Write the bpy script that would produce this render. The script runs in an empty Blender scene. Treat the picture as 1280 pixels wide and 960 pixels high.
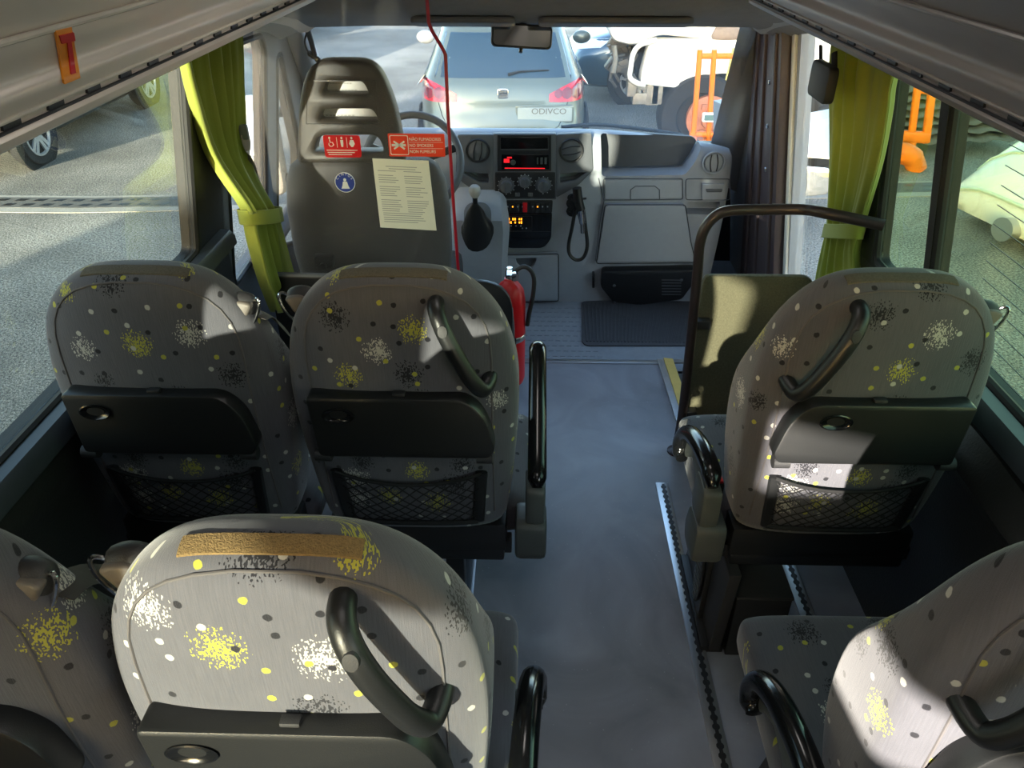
import bpy, bmesh, math, random
from mathutils import Vector, Matrix
from mathutils.bvhtree import BVHTree
random.seed(7)
SC = bpy.context.scene
COL = SC.collection
PI = math.pi
V = Vector

# ------------------------------------------------------------ camera
PITCH, YAW, FPX = math.radians(32.5), math.radians(1.4), 962.0
CAM = V((0, 0, 1.72))
CF = V((-math.sin(YAW)*math.cos(PITCH), math.cos(YAW)*math.cos(PITCH), -math.sin(PITCH)))
CR = V((math.cos(YAW), math.sin(YAW), 0))
CU = CR.cross(CF)
def make_camera():
    cd = bpy.data.cameras.new('camera')
    cd.sensor_width = 36.0
    cd.lens = 36.0*FPX/1280.0
    cd.clip_start = 0.02
    cd.clip_end = 500
    co = bpy.data.objects.new('camera', cd)
    COL.objects.link(co)
    m = Matrix((CR, CU, -CF)).transposed().to_4x4()
    m.translation = CAM
    co.matrix_world = m
    SC.camera = co
make_camera()
def ray(px, py):
    return CF + CR*((px-640)/FPX) - CU*((py-480)/FPX)
def at(px, py, X=None, Y=None, Z=None):
    """The point of the place seen at a pixel, on the plane x=X, y=Y or z=Z."""
    d = ray(px, py)
    for i, v in enumerate((X, Y, Z)):
        if v is not None:
            return CAM + d*((v-CAM[i])/d[i])

# ------------------------------------------------------------ mesh helpers
class Fr:
    """A local frame: origin, two in-plane axes, a normal."""
    def __init__(s, o, ex, ey):
        s.o, s.ex, s.ey = V(o), V(ex).normalized(), V(ey).normalized()
        s.n = s.ex.cross(s.ey).normalized()
        s.ey = s.n.cross(s.ex).normalized()
    def p(s, a, b, c=0.0):
        return s.o + s.ex*a + s.ey*b + s.n*c
    def px(s, x, y):
        d = ray(x, y)
        t = (s.o-CAM).dot(s.n)/d.dot(s.n)
        q = CAM + d*t - s.o
        return (q.dot(s.ex), q.dot(s.ey))
    def mat(s):
        m = Matrix((s.ex, s.ey, s.n)).transposed().to_4x4()
        m.translation = s.o
        return m
    def sub(s, a, b, c=0.0, rot=0.0):
        ex = s.ex*math.cos(rot) + s.ey*math.sin(rot)
        ey = s.ey*math.cos(rot) - s.ex*math.sin(rot)
        return Fr(s.p(a, b, c), ex, ey)

def BM():
    return bmesh.new()

KEEP_WHOLE = {'lettering', 'white_figures', 'printed_lines', 'print', 'amber_text', 'slots', 'vent_slot', 'tailgate_seam', 'dial_marks', 'grating', 'concrete_edge', 'floor_tread',
              'reflected_letters', 'engine_bay', 'demister_lines', 'badge_emblem', 'track_slot', 'mat_ribs', 'belt_symbol', 'crossed_cigarette', 'hanging_parts', 'edge_bead', 'fascia_groove', 'unit_seam', 'net_pocket', 'divider_lines', 'coiled_lead', 'grille_bar', 'panel_crease', 'hammer_symbol', 'alloy_rim'}
def pieces(bm):
    """Groups of loose islands that stand apart from each other."""
    bm.verts.index_update()
    seen, isl = set(), []
    for v in bm.verts:
        if v in seen: continue
        st, grp = [v], []
        seen.add(v)
        while st:
            q = st.pop(); grp.append(q)
            for e in q.link_edges:
                w = e.other_vert(q)
                if w not in seen: seen.add(w); st.append(w)
        isl.append(grp)
    if len(isl) < 2 or len(isl) > 60: return None
    bb = [[(min(v.co[i] for v in g), max(v.co[i] for v in g)) for i in range(3)] for g in isl]
    sz = [max(b[1]-b[0] for b in x) for x in bb]
    lab = list(range(len(isl)))
    def find(a):
        while lab[a] != a: a = lab[a]
        return a
    for a in range(len(isl)):
        for b in range(a):
            gap = math.sqrt(sum(max(0, bb[a][i][0]-bb[b][i][1], bb[b][i][0]-bb[a][i][1])**2 for i in range(3)))
            if gap <= max(0.02, 0.5*max(sz[a], sz[b])): lab[find(a)] = find(b)
    out = {}
    for a in range(len(isl)): out.setdefault(find(a), []).extend(isl[a])
    return list(out.values()) if len(out) > 1 else None
def obj(name, bm, mat, parent=None, smooth=38, sub=0, solid=0.0, **props):
    if parent is not None and name not in KEEP_WHOLE and not isinstance(bm, bpy.types.Mesh):
        ps = pieces(bm)
        if ps:
            first = None
            ids = [set(v.index for v in p) for p in ps]
            for want in ids:
                b2 = bm.copy()
                bmesh.ops.delete(b2, geom=[v for v in b2.verts if v.index not in want], context='VERTS')
                o = _obj(name, b2, mat, parent, smooth, sub, solid, **props)
                first = first or o
            bm.free()
            return first
    return _obj(name, bm, mat, parent, smooth, sub, solid, **props)
def _obj(name, bm, mat, parent=None, smooth=38, sub=0, solid=0.0, **props):
    me = bpy.data.meshes.new(name)
    if isinstance(bm, bpy.types.Mesh):
        me = bm; me.name = name
    else:
        bmesh.ops.recalc_face_normals(bm, faces=bm.faces)
        bm.to_mesh(me); bm.free()
    me.polygons.foreach_set('use_smooth', [True]*len(me.polygons))
    if smooth is not None:
        me.set_sharp_from_angle(angle=math.radians(smooth))
    me.materials.clear()
    me.materials.append(mat)
    o = bpy.data.objects.new(name, me)
    COL.objects.link(o)
    if parent is not None:
        o.parent = parent
        o.matrix_parent_inverse = WM(parent).inverted()
    if solid:
        m = o.modifiers.new('thick', 'SOLIDIFY'); m.thickness = solid; m.offset = 0
    if sub:
        m = o.modifiers.new('sub', 'SUBSURF'); m.levels = sub; m.render_levels = sub
    for k, v in props.items():
        o[k] = v
    return o
def WM(o):
    if o.parent is None:
        return Matrix.Translation(o.location)
    return Matrix.Identity(4)
def thing(name, label, cat, loc=(0, 0, 0), group=None):
    o = bpy.data.objects.new(name, None)
    o.empty_display_size = 0.05
    COL.objects.link(o)
    o.location = loc
    tag(o, label, cat, group)
    return o
def tag(o, label, cat, group=None, kind=None):
    o['label'] = label; o['category'] = cat
    if group: o['group'] = group
    if kind: o['kind'] = kind
    return o
def struct(name, bm, mat, parent=None, **kw):
    o = obj(name, bm, mat, parent, **kw)
    if parent is None:
        o['kind'] = 'structure'
    return o
def dup(root, delta, label=None):
    r = root.copy(); COL.objects.link(r)
    r.location = V(root.location) + V(delta)
    if label: r['label'] = label
    for ch in list(root.children):
        c = ch.copy(); COL.objects.link(c); c.parent = r
        for g in list(ch.children):
            d = g.copy(); COL.objects.link(d); d.parent = c
    return r

def add_faces(bm, verts, faces):
    vs = [bm.verts.new(v) for v in verts]
    for f in faces:
        try: bm.faces.new([vs[i] for i in f])
        except ValueError: pass
    return vs

def box(bm, c, s, fr=None, bevel=0.0, seg=2):
    t = bmesh.new()
    bmesh.ops.create_cube(t, size=1.0)
    for v in t.verts:
        v.co = V((v.co.x*s[0], v.co.y*s[1], v.co.z*s[2]))
    if bevel:
        bmesh.ops.bevel(t, geom=list(t.edges), offset=bevel, segments=seg, affect='EDGES', profile=0.6)
    for v in t.verts:
        q = v.co + V(c)
        v.co = fr.p(*q) if fr else q
    merge(bm, t)
    return bm
def hexa(bm, pts):
    """Box from 8 points: bottom 4 (ccw from above) then top 4."""
    add_faces(bm, pts, [(3, 2, 1, 0), (4, 5, 6, 7), (0, 1, 5, 4), (1, 2, 6, 5), (2, 3, 7, 6), (3, 0, 4, 7)])
def merge(bm, t):
    me = bpy.data.meshes.new('tmp')
    t.to_mesh(me); t.free()
    bm.from_mesh(me)
    bpy.data.meshes.remove(me)
def merge_mesh(bm, me, mat4=None):
    if mat4 is not None: me.transform(mat4)
    bm.from_mesh(me)
    bpy.data.meshes.remove(me)

def spline(pts, n=6, closed=False):
    P = [V(p) for p in pts]
    out = []
    N = len(P)
    rng = range(N) if closed else range(N-1)
    for i in rng:
        if closed:
            a, b, c, d = P[(i-1) % N], P[i], P[(i+1) % N], P[(i+2) % N]
        else:
            a, b, c, d = P[max(i-1, 0)], P[i], P[i+1], P[min(i+2, N-1)]
        for k in range(n):
            t = k/n
            out.append(0.5*((2*b) + (c-a)*t + (2*a-5*b+4*c-d)*t*t + (3*b-a-3*c+d)*t**3))
    if not closed: out.append(P[-1])
    return out

def tube(bm, pts, r, n=10, closed=False, caps=True, flat=1.0, up=None):
    """Tube along points; r a radius or list; flat squashes it along the second axis."""
    P = [V(p) for p in pts]
    N = len(P)
    R = r if isinstance(r, (list, tuple)) else [r]*N
    rings = []
    prev = None
    for i in range(N):
        if closed: t = P[(i+1) % N]-P[(i-1) % N]
        else: t = P[min(i+1, N-1)]-P[max(i-1, 0)]
        t.normalize()
        if up is not None:
            a = V(up).cross(t)
        elif prev is None:
            a = t.orthogonal()
        else:
            a = prev - t*prev.dot(t)
        if a.length < 1e-6: a = t.orthogonal()
        a.normalize(); prev = a
        b = t.cross(a)
        rings.append([bm.verts.new(P[i] + a*(R[i]*math.cos(2*PI*k/n)) + b*(R[i]*flat*math.sin(2*PI*k/n))) for k in range(n)])
    for i in range(N if closed else N-1):
        A, B = rings[i], rings[(i+1) % N]
        for k in range(n):
            bm.faces.new((A[k], A[(k+1) % n], B[(k+1) % n], B[k]))
    if caps and not closed:
        bm.faces.new(rings[0][::-1]); bm.faces.new(rings[-1])
    return bm
def cyl(bm, p0, p1, r0, r1=None, n=20):
    r1 = r0 if r1 is None else r1
    p0, p1 = V(p0), V(p1)
    t = (p1-p0).normalized(); a = t.orthogonal().normalized(); b = t.cross(a)
    A = [bm.verts.new(p0+(a*math.cos(2*PI*k/n)+b*math.sin(2*PI*k/n))*r0) for k in range(n)]
    B = [bm.verts.new(p1+(a*math.cos(2*PI*k/n)+b*math.sin(2*PI*k/n))*r1) for k in range(n)]
    for k in range(n): bm.faces.new((A[k], A[(k+1) % n], B[(k+1) % n], B[k]))
    bm.faces.new(A[::-1]); bm.faces.new(B)
    return bm
def lathe(bm, prof, fr, n=28):
    """prof: (radius, height along fr.n)."""
    rings = []
    for r, h in prof:
        if r < 1e-6: rings.append([bm.verts.new(fr.p(0, 0, h))])
        else: rings.append([bm.verts.new(fr.p(r*math.cos(2*PI*k/n), r*math.sin(2*PI*k/n), h)) for k in range(n)])
    for A, B in zip(rings, rings[1:]):
        for k in range(n):
            k2 = (k+1) % n
            if len(A) == 1 and len(B) == 1: continue
            if len(A) == 1: bm.faces.new((A[0], B[k], B[k2]))
            elif len(B) == 1: bm.faces.new((A[k], B[0], A[k2]))
            else: bm.faces.new((A[k], B[k], B[k2], A[k2]))
    return bm
def loft(bm, rings, caps=True, closed=True, uvs=None):
    R = [[bm.verts.new(p) for p in ring] for ring in rings]
    n = len(R[0])
    lay = (bm.loops.layers.uv.get('UVMap') or bm.loops.layers.uv.new('UVMap')) if uvs else None
    for i in range(len(R)-1):
        for k in range(n if closed else n-1):
            k2 = (k+1) % n
            f = bm.faces.new((R[i][k], R[i][k2], R[i+1][k2], R[i+1][k]))
            if uvs:
                U = uvs
                ids = ((i, k), (i, k2), (i+1, k2), (i+1, k))
                cs = [U[a][b] for a, b in ids]
                if closed and k2 == 0:   # seam at the front
                    cs[1] = (cs[0][0]+0.02, cs[1][1]); cs[2] = (cs[3][0]+0.02, cs[2][1])
                for l, c in zip(f.loops, cs): l[lay].uv = c
    if caps:
        bm.faces.new(R[0][::-1]); bm.faces.new(R[-1])
    return bm
def rrect(w, h, r, n=5, cx=0.0, cy=0.0):
    out = []
    rs = r if isinstance(r, (list, tuple)) else [r]*4     # br, tr, tl, bl
    for (sx, sy, a0), rr in zip(((1, -1, -90), (1, 1, 0), (-1, 1, 90), (-1, -1, 180)), rs):
        for k in range(n+1):
            a = math.radians(a0+90*k/n)
            out.append((cx+sx*(w/2-rr)+rr*math.cos(a), cy+sy*(h/2-rr)+rr*math.sin(a)))
    return out
def ell(a, b, n=24, cx=0, cy=0):
    return [(cx+a*math.cos(2*PI*k/n), cy+b*math.sin(2*PI*k/n)) for k in range(n)]
def rpoly(pts, r, n=4):
    """A polygon with its corners rounded."""
    out = []
    N = len(pts)
    rs = r if isinstance(r, (list, tuple)) else [r]*N
    for i in range(N):
        p = V((*pts[i], 0)); a = V((*pts[i-1], 0)); b = V((*pts[(i+1) % N], 0))
        da = (a-p); db = (b-p)
        rr = min(rs[i], da.length*0.45, db.length*0.45)
        if rr < 1e-5: out.append((p.x, p.y)); continue
        q0 = p+da.normalized()*rr; q2 = p+db.normalized()*rr
        for k in range(n+1):
            t = k/n
            q = q0*(1-t)**2 + p*2*t*(1-t) + q2*t*t
            out.append((q.x, q.y))
    return out
def plate(bm, fr, outer, holes=(), depth=0.01, bevel=0.0, c=0.0):
    """Flat plate with holes, front face at c (bevel included), going back by depth."""
    cu = bpy.data.curves.new('pl', 'CURVE')
    cu.dimensions = '2D'; cu.fill_mode = 'BOTH'
    cu.extrude = max(depth/2-bevel, 1e-5); cu.bevel_depth = bevel; cu.bevel_resolution = 1
    if bevel: cu.offset = -bevel
    for pts in [outer]+list(holes):
        sp = cu.splines.new('POLY')
        sp.points.add(len(pts)-1)
        for q, p in zip(sp.points, pts): q.co = (p[0], p[1], 0, 1)
        sp.use_cyclic_u = True
    o = bpy.data.objects.new('pl', cu)
    COL.objects.link(o)
    dg = bpy.context.evaluated_depsgraph_get()
    me = bpy.data.meshes.new_from_object(o.evaluated_get(dg))
    me.transform(Matrix.Translation((0, 0, c-depth/2)))
    me.transform(fr.mat())
    bpy.data.objects.remove(o); bpy.data.curves.remove(cu)
    merge_mesh(bm, me)
    bmesh.ops.remove_doubles(bm, verts=bm.verts, dist=1e-6)
    return bm
def text(bm, fr, s, size, align='LEFT', depth=0.0006, wide=1.0, fit=None):
    cu = bpy.data.curves.new('tx', 'FONT')
    cu.body = s; cu.size = size; cu.align_x = align; cu.extrude = depth/2
    o = bpy.data.objects.new('tx', cu)
    COL.objects.link(o)
    dg = bpy.context.evaluated_depsgraph_get()
    me = bpy.data.meshes.new_from_object(o.evaluated_get(dg))
    if fit and len(me.vertices):
        xs = [v.co.x for v in me.vertices]
        wide = fit/max(max(xs)-min(xs), 1e-6)
    me.transform(Matrix.Diagonal((wide, 1, 1, 1)))
    me.transform(fr.mat())
    bpy.data.objects.remove(o); bpy.data.curves.remove(cu)
    merge_mesh(bm, me)
    return bm
def boolean(o, cutter_bm):
    me = bpy.data.meshes.new('cut'); cutter_bm.normal_update(); cutter_bm.to_mesh(me); cutter_bm.free()
    c = bpy.data.objects.new('cut', me); COL.objects.link(c)
    m = o.modifiers.new('b', 'BOOLEAN'); m.operation = 'DIFFERENCE'; m.object = c; m.solver = 'EXACT'
    dg = bpy.context.evaluated_depsgraph_get()
    new = bpy.data.meshes.new_from_object(o.evaluated_get(dg))
    o.modifiers.remove(m)
    old = o.data; o.data = new
    bpy.data.objects.remove(c); bpy.data.meshes.remove(old)
    new.polygons.foreach_set('use_smooth', [True]*len(new.polygons))
    new.set_sharp_from_angle(angle=math.radians(38))
def bvh_of(bm):
    bm.normal_update()
    return BVHTree.FromBMesh(bm)
def drape(bm, bvh, origin_fn, nu, nv, d, off=0.003, thick=0.004):
    """A patch of nu x nv points cast along d onto a surface, with thickness."""
    d = V(d).normalized()
    front, back = [], []
    for j in range(nv+1):
        for i in range(nu+1):
            o = V(origin_fn(i/nu, j/nv))
            h = bvh.ray_cast(o, d)
            p = h[0] if h[0] is not None else o + d*3
            front.append(p - d*off); back.append(p + d*(thick-off))
    W = nu+1
    f = []
    n0 = len(front)
    for j in range(nv):
        for i in range(nu):
            a, b, c, e = j*W+i, j*W+i+1, (j+1)*W+i+1, (j+1)*W+i
            f.append((a, b, c, e)); f.append((n0+e, n0+c, n0+b, n0+a))
    edge = [(i, i+1) for i in range(nu)] + [(nu+j*W, nu+(j+1)*W) for j in range(nv)] + \
           [(nv*W+i+1, nv*W+i) for i in reversed(range(nu))] + [((j+1)*W, j*W) for j in reversed(range(nv))]
    for a, b in edge: f.append((b, a, n0+a, n0+b))
    add_faces(bm, front+back, f)
    return bm

# ------------------------------------------------------------ materials
MATS = {}
def nodes(name):
    m = bpy.data.materials.new(name); m.use_nodes = True
    nt = m.node_tree
    return m, nt, nt.nodes['Principled BSDF'], nt.nodes['Material Output']
def lin(c):
    return tuple(((x/255)/12.92 if x/255 <= 0.04045 else (((x/255)+0.055)/1.055)**2.4) for x in c)+(1,)
def mat(name, col, rough=0.5, metal=0.0, var=0.12, vscale=30, bump=0.0, bscale=300, spec=0.5, coat=0.0, emit=None, aniso=None, srgb=True):
    """Plain surface: colour with slight mottling and a fine grain."""
    m, nt, b, out = nodes(name)
    c = lin(col) if srgb else tuple(col)+(1,)
    L = nt.links.new
    tc = nt.nodes.new('ShaderNodeTexCoord')
    if var:
        n = nt.nodes.new('ShaderNodeTexNoise'); n.inputs['Scale'].default_value = vscale; n.inputs['Detail'].default_value = 4
        L(tc.outputs['Object'], n.inputs['Vector'])
        mx = nt.nodes.new('ShaderNodeMix'); mx.data_type = 'RGBA'
        mx.inputs[6].default_value = tuple(x*(1-var) for x in c[:3])+(1,)
        mx.inputs[7].default_value = tuple(min(1, x*(1+var)) for x in c[:3])+(1,)
        L(n.outputs['Fac'], mx.inputs[0]); L(mx.outputs[2], b.inputs['Base Color'])
    else:
        b.inputs['Base Color'].default_value = c
    b.inputs['Roughness'].default_value = rough
    b.inputs['Metallic'].default_value = metal
    b.inputs['Specular IOR Level'].default_value = spec
    b.inputs['Coat Weight'].default_value = coat
    if bump:
        n2 = nt.nodes.new('ShaderNodeTexNoise'); n2.inputs['Scale'].default_value = bscale; n2.inputs['Detail'].default_value = 3
        L(tc.outputs['Object'], n2.inputs['Vector'])
        bp = nt.nodes.new('ShaderNodeBump'); bp.inputs['Strength'].default_value = bump; bp.inputs['Distance'].default_value = 0.002
        L(n2.outputs['Fac'], bp.inputs['Height']); L(bp.outputs['Normal'], b.inputs['Normal'])
    if emit:
        b.inputs['Emission Color'].default_value = lin(emit[0]); b.inputs['Emission Strength'].default_value = emit[1]
    MATS[name] = m
    return m
def glass(name, tint=(1, 1, 1), gloss=0.6, dirt=0.0, dirt_col=(0.8, 0.82, 0.84), rough=0.02):
    m, nt, b, out = nodes(name)
    L = nt.links.new
    nt.nodes.remove(b)
    tr = nt.nodes.new('ShaderNodeBsdfTransparent'); tr.inputs[0].default_value = tuple(tint)+(1,)
    gl = nt.nodes.new('ShaderNodeBsdfGlossy'); gl.inputs['Roughness'].default_value = rough
    gl.inputs['Color'].default_value = (1, 1, 1, 1)
    lw = nt.nodes.new('ShaderNodeLayerWeight'); lw.inputs['Blend'].default_value = 0.5
    pw = nt.nodes.new('ShaderNodeMath'); pw.operation = 'POWER'; pw.inputs[1].default_value = 5.0
    L(lw.outputs['Facing'], pw.inputs[0])
    sc_ = nt.nodes.new('ShaderNodeMath'); sc_.operation = 'MULTIPLY_ADD'; sc_.inputs[1].default_value = 0.92; sc_.inputs[2].default_value = 0.045
    L(pw.outputs[0], sc_.inputs[0])
    mu = nt.nodes.new('ShaderNodeMath'); mu.operation = 'MULTIPLY'; mu.inputs[1].default_value = gloss
    L(sc_.outputs[0], mu.inputs[0])
    mx = nt.nodes.new('ShaderNodeMixShader')
    base = tr.outputs[0]
    if dirt:
        df = nt.nodes.new('ShaderNodeBsdfDiffuse'); df.inputs[0].default_value = tuple(dirt_col)+(1,)
        tc = nt.nodes.new('ShaderNodeTexCoord')
        n = nt.nodes.new('ShaderNodeTexNoise'); n.inputs['Scale'].default_value = 3.5; n.inputs['Detail'].default_value = 8
        L(tc.outputs['Object'], n.inputs['Vector'])
        m2 = nt.nodes.new('ShaderNodeMath'); m2.operation = 'MULTIPLY'; m2.inputs[1].default_value = dirt*2
        L(n.outputs['Fac'], m2.inputs[0])
        mx0 = nt.nodes.new('ShaderNodeMixShader')
        L(m2.outputs[0], mx0.inputs[0]); L(tr.outputs[0], mx0.inputs[1]); L(df.outputs[0], mx0.inputs[2])
        base = mx0.outputs[0]
    L(mu.outputs[0], mx.inputs[0]); L(base, mx.inputs[1]); L(gl.outputs[0], mx.inputs[2])
    L(mx.outputs[0], out.inputs['Surface'])
    MATS[name] = m
    return m

def fabric(name, clusters, seed, base=(0.074, 0.074, 0.086)):
    """Grey ribbed moquette with small dots and sprayed clusters; UV in metres.
    clusters: (u, v, radius, colour key)."""
    m, nt, b, out = nodes(name)
    N, L = nt.nodes.new, nt.links.new
    uv = N('ShaderNodeUVMap'); uv.uv_map = 'UVMap'
    def math_(op, a=None, b_=None, c=None, clamp=False):
        n = N('ShaderNodeMath'); n.operation = op; n.use_clamp = clamp
        for i, x in enumerate((a, b_, c)):
            if x is None: continue
            if isinstance(x, (int, float)): n.inputs[i].default_value = x
            else: L(x, n.inputs[i])
        return n.outputs[0]
    def mixc(f, a, b_):
        n = N('ShaderNodeMix'); n.data_type = 'RGBA'
        L(f, n.inputs[0])
        for i, x in ((6, a), (7, b_)):
            if isinstance(x, tuple): n.inputs[i].default_value = x+(1,)
            else: L(x, n.inputs[i])
        return n.outputs[2]
    COLS = {'k': (0.012, 0.012, 0.016), 'w': (0.38, 0.37, 0.34), 'y': (0.32, 0.31, 0.045)}
    # ribs
    mp = N('ShaderNodeMapping'); mp.inputs['Scale'].default_value = (420, 22, 1); L(uv.outputs[0], mp.inputs[0])
    rb = N('ShaderNodeTexNoise'); rb.inputs['Scale'].default_value = 1.0; rb.inputs['Detail'].default_value = 2; L(mp.outputs[0], rb.inputs['Vector'])
    fine = N('ShaderNodeTexNoise'); fine.inputs['Scale'].default_value = 900; L(uv.outputs[0], fine.inputs['Vector'])
    big = N('ShaderNodeTexNoise'); big.inputs['Scale'].default_value = 7; L(uv.outputs[0], big.inputs['Vector'])
    v = math_('ADD', math_('MULTIPLY', rb.outputs[0], 0.55), math_('MULTIPLY', fine.outputs[0], 0.35))
    v = math_('ADD', v, math_('MULTIPLY', big.outputs[0], 0.3))
    c = mixc(v, tuple(x*0.62 for x in base), tuple(x*1.4 for x in base))
    # small dots
    off = N('ShaderNodeMapping'); off.inputs['Location'].default_value = (seed*1.37, seed*0.71, 0); L(uv.outputs[0], off.inputs[0])
    jit = N('ShaderNodeTexNoise'); jit.inputs['Scale'].default_value = 160; L(off.outputs[0], jit.inputs['Vector'])
    vo = N('ShaderNodeTexVoronoi'); vo.voronoi_dimensions = '2D'; vo.inputs['Scale'].default_value = 19.0; vo.inputs['Randomness'].default_value = 0.78
    L(off.outputs[0], vo.inputs['Vector'])
    d = math_('ADD', vo.outputs['Distance'], math_('MULTIPLY', math_('SUBTRACT', jit.outputs[0], 0.5), 0.06))
    dot = math_('MULTIPLY', math_('SUBTRACT', 0.115, d), 45, clamp=True)
    sp = N('ShaderNodeSeparateColor'); L(vo.outputs['Color'], sp.inputs[0])
    dc = mixc(math_('GREATER_THAN', sp.outputs[0], 0.40), COLS['k'], COLS['w'])
    dc = mixc(math_('GREATER_THAN', sp.outputs[0], 0.74), dc, COLS['y'])
    dot = math_('MULTIPLY', dot, math_('LESS_THAN', sp.outputs[1], 0.9))
    # sprayed clusters
    sv = N('ShaderNodeTexVoronoi'); sv.voronoi_dimensions = '2D'; sv.inputs['Scale'].default_value = 1.0
    smp = N('ShaderNodeMapping'); smp.inputs['Scale'].default_value = (520, 330, 1); L(uv.outputs[0], smp.inputs[0]); L(smp.outputs[0], sv.inputs['Vector'])
    ss = N('ShaderNodeSeparateColor'); L(sv.outputs['Color'], ss.inputs[0])
    for key in 'wyk':
        dens = None
        for (cu, cv, rr, k) in clusters:
            if k != key: continue
            ds = N('ShaderNodeVectorMath'); ds.operation = 'DISTANCE'
            L(uv.outputs[0], ds.inputs[0]); ds.inputs[1].default_value = (cu, cv, 0)
            q = math_('SUBTRACT', 1.0, math_('DIVIDE', ds.outputs['Value'], rr*0.80), clamp=True)
            dens = q if dens is None else math_('MAXIMUM', dens, q)
        if dens is None: continue
        f = math_('LESS_THAN', ss.outputs[1], math_('MULTIPLY', dens, 0.85))
        c = mixc(f, c, COLS[key])
    c = mixc(dot, c, dc)
    L(c, b.inputs['Base Color'])
    b.inputs['Roughness'].default_value = 0.95
    b.inputs['Specular IOR Level'].default_value = 0.15
    b.inputs['Sheen Weight'].default_value = 0.25
    b.inputs['Sheen Roughness'].default_value = 0.5
    bp = N('ShaderNodeBump'); bp.inputs['Strength'].default_value = 0.5; bp.inputs['Distance'].default_value = 0.002
    L(v, bp.inputs['Height']); L(bp.outputs[0], b.inputs['Normal'])
    return m
# ------------------------------------------------------------ colours
M_dark = mat('dark_trim', (38, 38, 40), 0.55, bump=0.25, bscale=500)
M_black = mat('black_plastic', (24, 25, 26), 0.38, bump=0.15, bscale=700, var=0.08)
M_gloss = mat('gloss_black', (16, 17, 19), 0.16, var=0.05)
M_rub = mat('rubber', (20, 20, 21), 0.7)
M_grey = mat('grey_plastic', (112, 114, 112), 0.5, bump=0.2, bscale=600)
M_armgrey = mat('armrest_grey', (72, 76, 74), 0.45, bump=0.15, bscale=600)
M_dash = mat('dash_grey', (150, 155, 163), 0.55, bump=0.35, bscale=420, var=0.06)
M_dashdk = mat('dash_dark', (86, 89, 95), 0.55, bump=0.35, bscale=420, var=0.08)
M_dashblk = mat('dash_black', (30, 31, 34), 0.4, bump=0.2, bscale=500)
M_cab = mat('cab_grey', (152, 155, 160), 0.6, bump=0.3, bscale=400, var=0.06)
M_head = mat('headliner', (128, 128, 130), 0.9, bump=0.5, bscale=250)
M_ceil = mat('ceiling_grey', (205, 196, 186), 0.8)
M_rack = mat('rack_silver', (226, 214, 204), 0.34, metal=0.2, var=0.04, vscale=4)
M_rackdk = mat('rack_silver_shade', (150, 144, 140), 0.34, metal=0.25, var=0.04, vscale=4)  # same rack silver, shade of the right side put into the colour
M_alu = mat('aluminium', (186, 188, 192), 0.28, metal=0.85, var=0.06)
M_chrome = mat('chrome', (215, 215, 215), 0.08, metal=1.0, var=0)
M_white = mat('white_paint', (224, 222, 216), 0.4, var=0.05)
M_red = mat('red_print', (205, 22, 30), 0.35, var=0.05)
M_orangered = mat('orange_red_print', (226, 62, 34), 0.35, var=0.05)
M_cordred = mat('red_edging', (150, 10, 34), 0.35, var=0.05)
M_orange = mat('orange_paint', (240, 120, 18), 0.4, var=0.1)
M_yellow = mat('yellow_edge', (206, 176, 96), 0.6, var=0.15)
M_blue = mat('blue_print', (44, 62, 140), 0.35, var=0.05)
M_paper = mat('paper', (218, 216, 200), 0.6, var=0.04)
M_ink = mat('ink', (70, 70, 74), 0.7, var=0)
M_inkpale = mat('pale_ink', (150, 150, 146), 0.7, var=0)
M_panel = mat('side_panel_vinyl', (44, 44, 43), 0.5, bump=0.4, bscale=160, var=0.18, vscale=6)
M_green = None
M_seatgrey = mat('driver_seat_grey', (60, 58, 58), 0.75, bump=0.4, bscale=500)
M_seatdk = mat('driver_head_brown', (44, 40, 36), 0.5, bump=0.35, bscale=500)
M_carpet = mat('carpet_board', (88, 84, 66), 0.98, bump=1.0, bscale=220, var=0.35, vscale=160)
M_steel = mat('dark_steel_tube', (58, 48, 48), 0.35, metal=0.3, var=0.1)
M_belt = mat('belt_webbing', (58, 54, 50), 0.8, bump=0.5, bscale=900)
M_amber = mat('amber_display', (255, 150, 30), 0.5, emit=((255, 150, 30), 1.6), var=0)
M_redlit = mat('red_display', (230, 30, 40), 0.5, emit=((230, 30, 40), 0.5), var=0)
M_btn = mat('button_print', (170, 172, 175), 0.5, var=0)
M_velcro = mat('velcro', (112, 92, 58), 1.0, bump=1.0, bscale=400, var=0.45, vscale=240)
M_velcrodk = mat('velcro_grey', (84, 78, 66), 1.0, bump=1.0, bscale=400, var=0.4, vscale=240)
M_pipe = mat('seat_piping', (84, 81, 82), 0.9)
M_net = mat('net_cord', (13, 13, 15), 0.8)
G_clear = glass('clear_glass', (0.95, 0.97, 0.96), 0.7)
G_tintL = glass('tinted_glass', (0.74, 0.77, 0.73), 1.0)
G_tintR = glass('green_tinted_glass', (0.70, 0.80, 0.62), 0.9)
G_perspex = glass('perspex', (0.92, 0.92, 0.93), 0.55, dirt=0.022, dirt_col=(0.80, 0.78, 0.76))
G_screen = glass('windscreen_glass', (0.93, 0.96, 0.97), 0.5, dirt=0.03)

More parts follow.
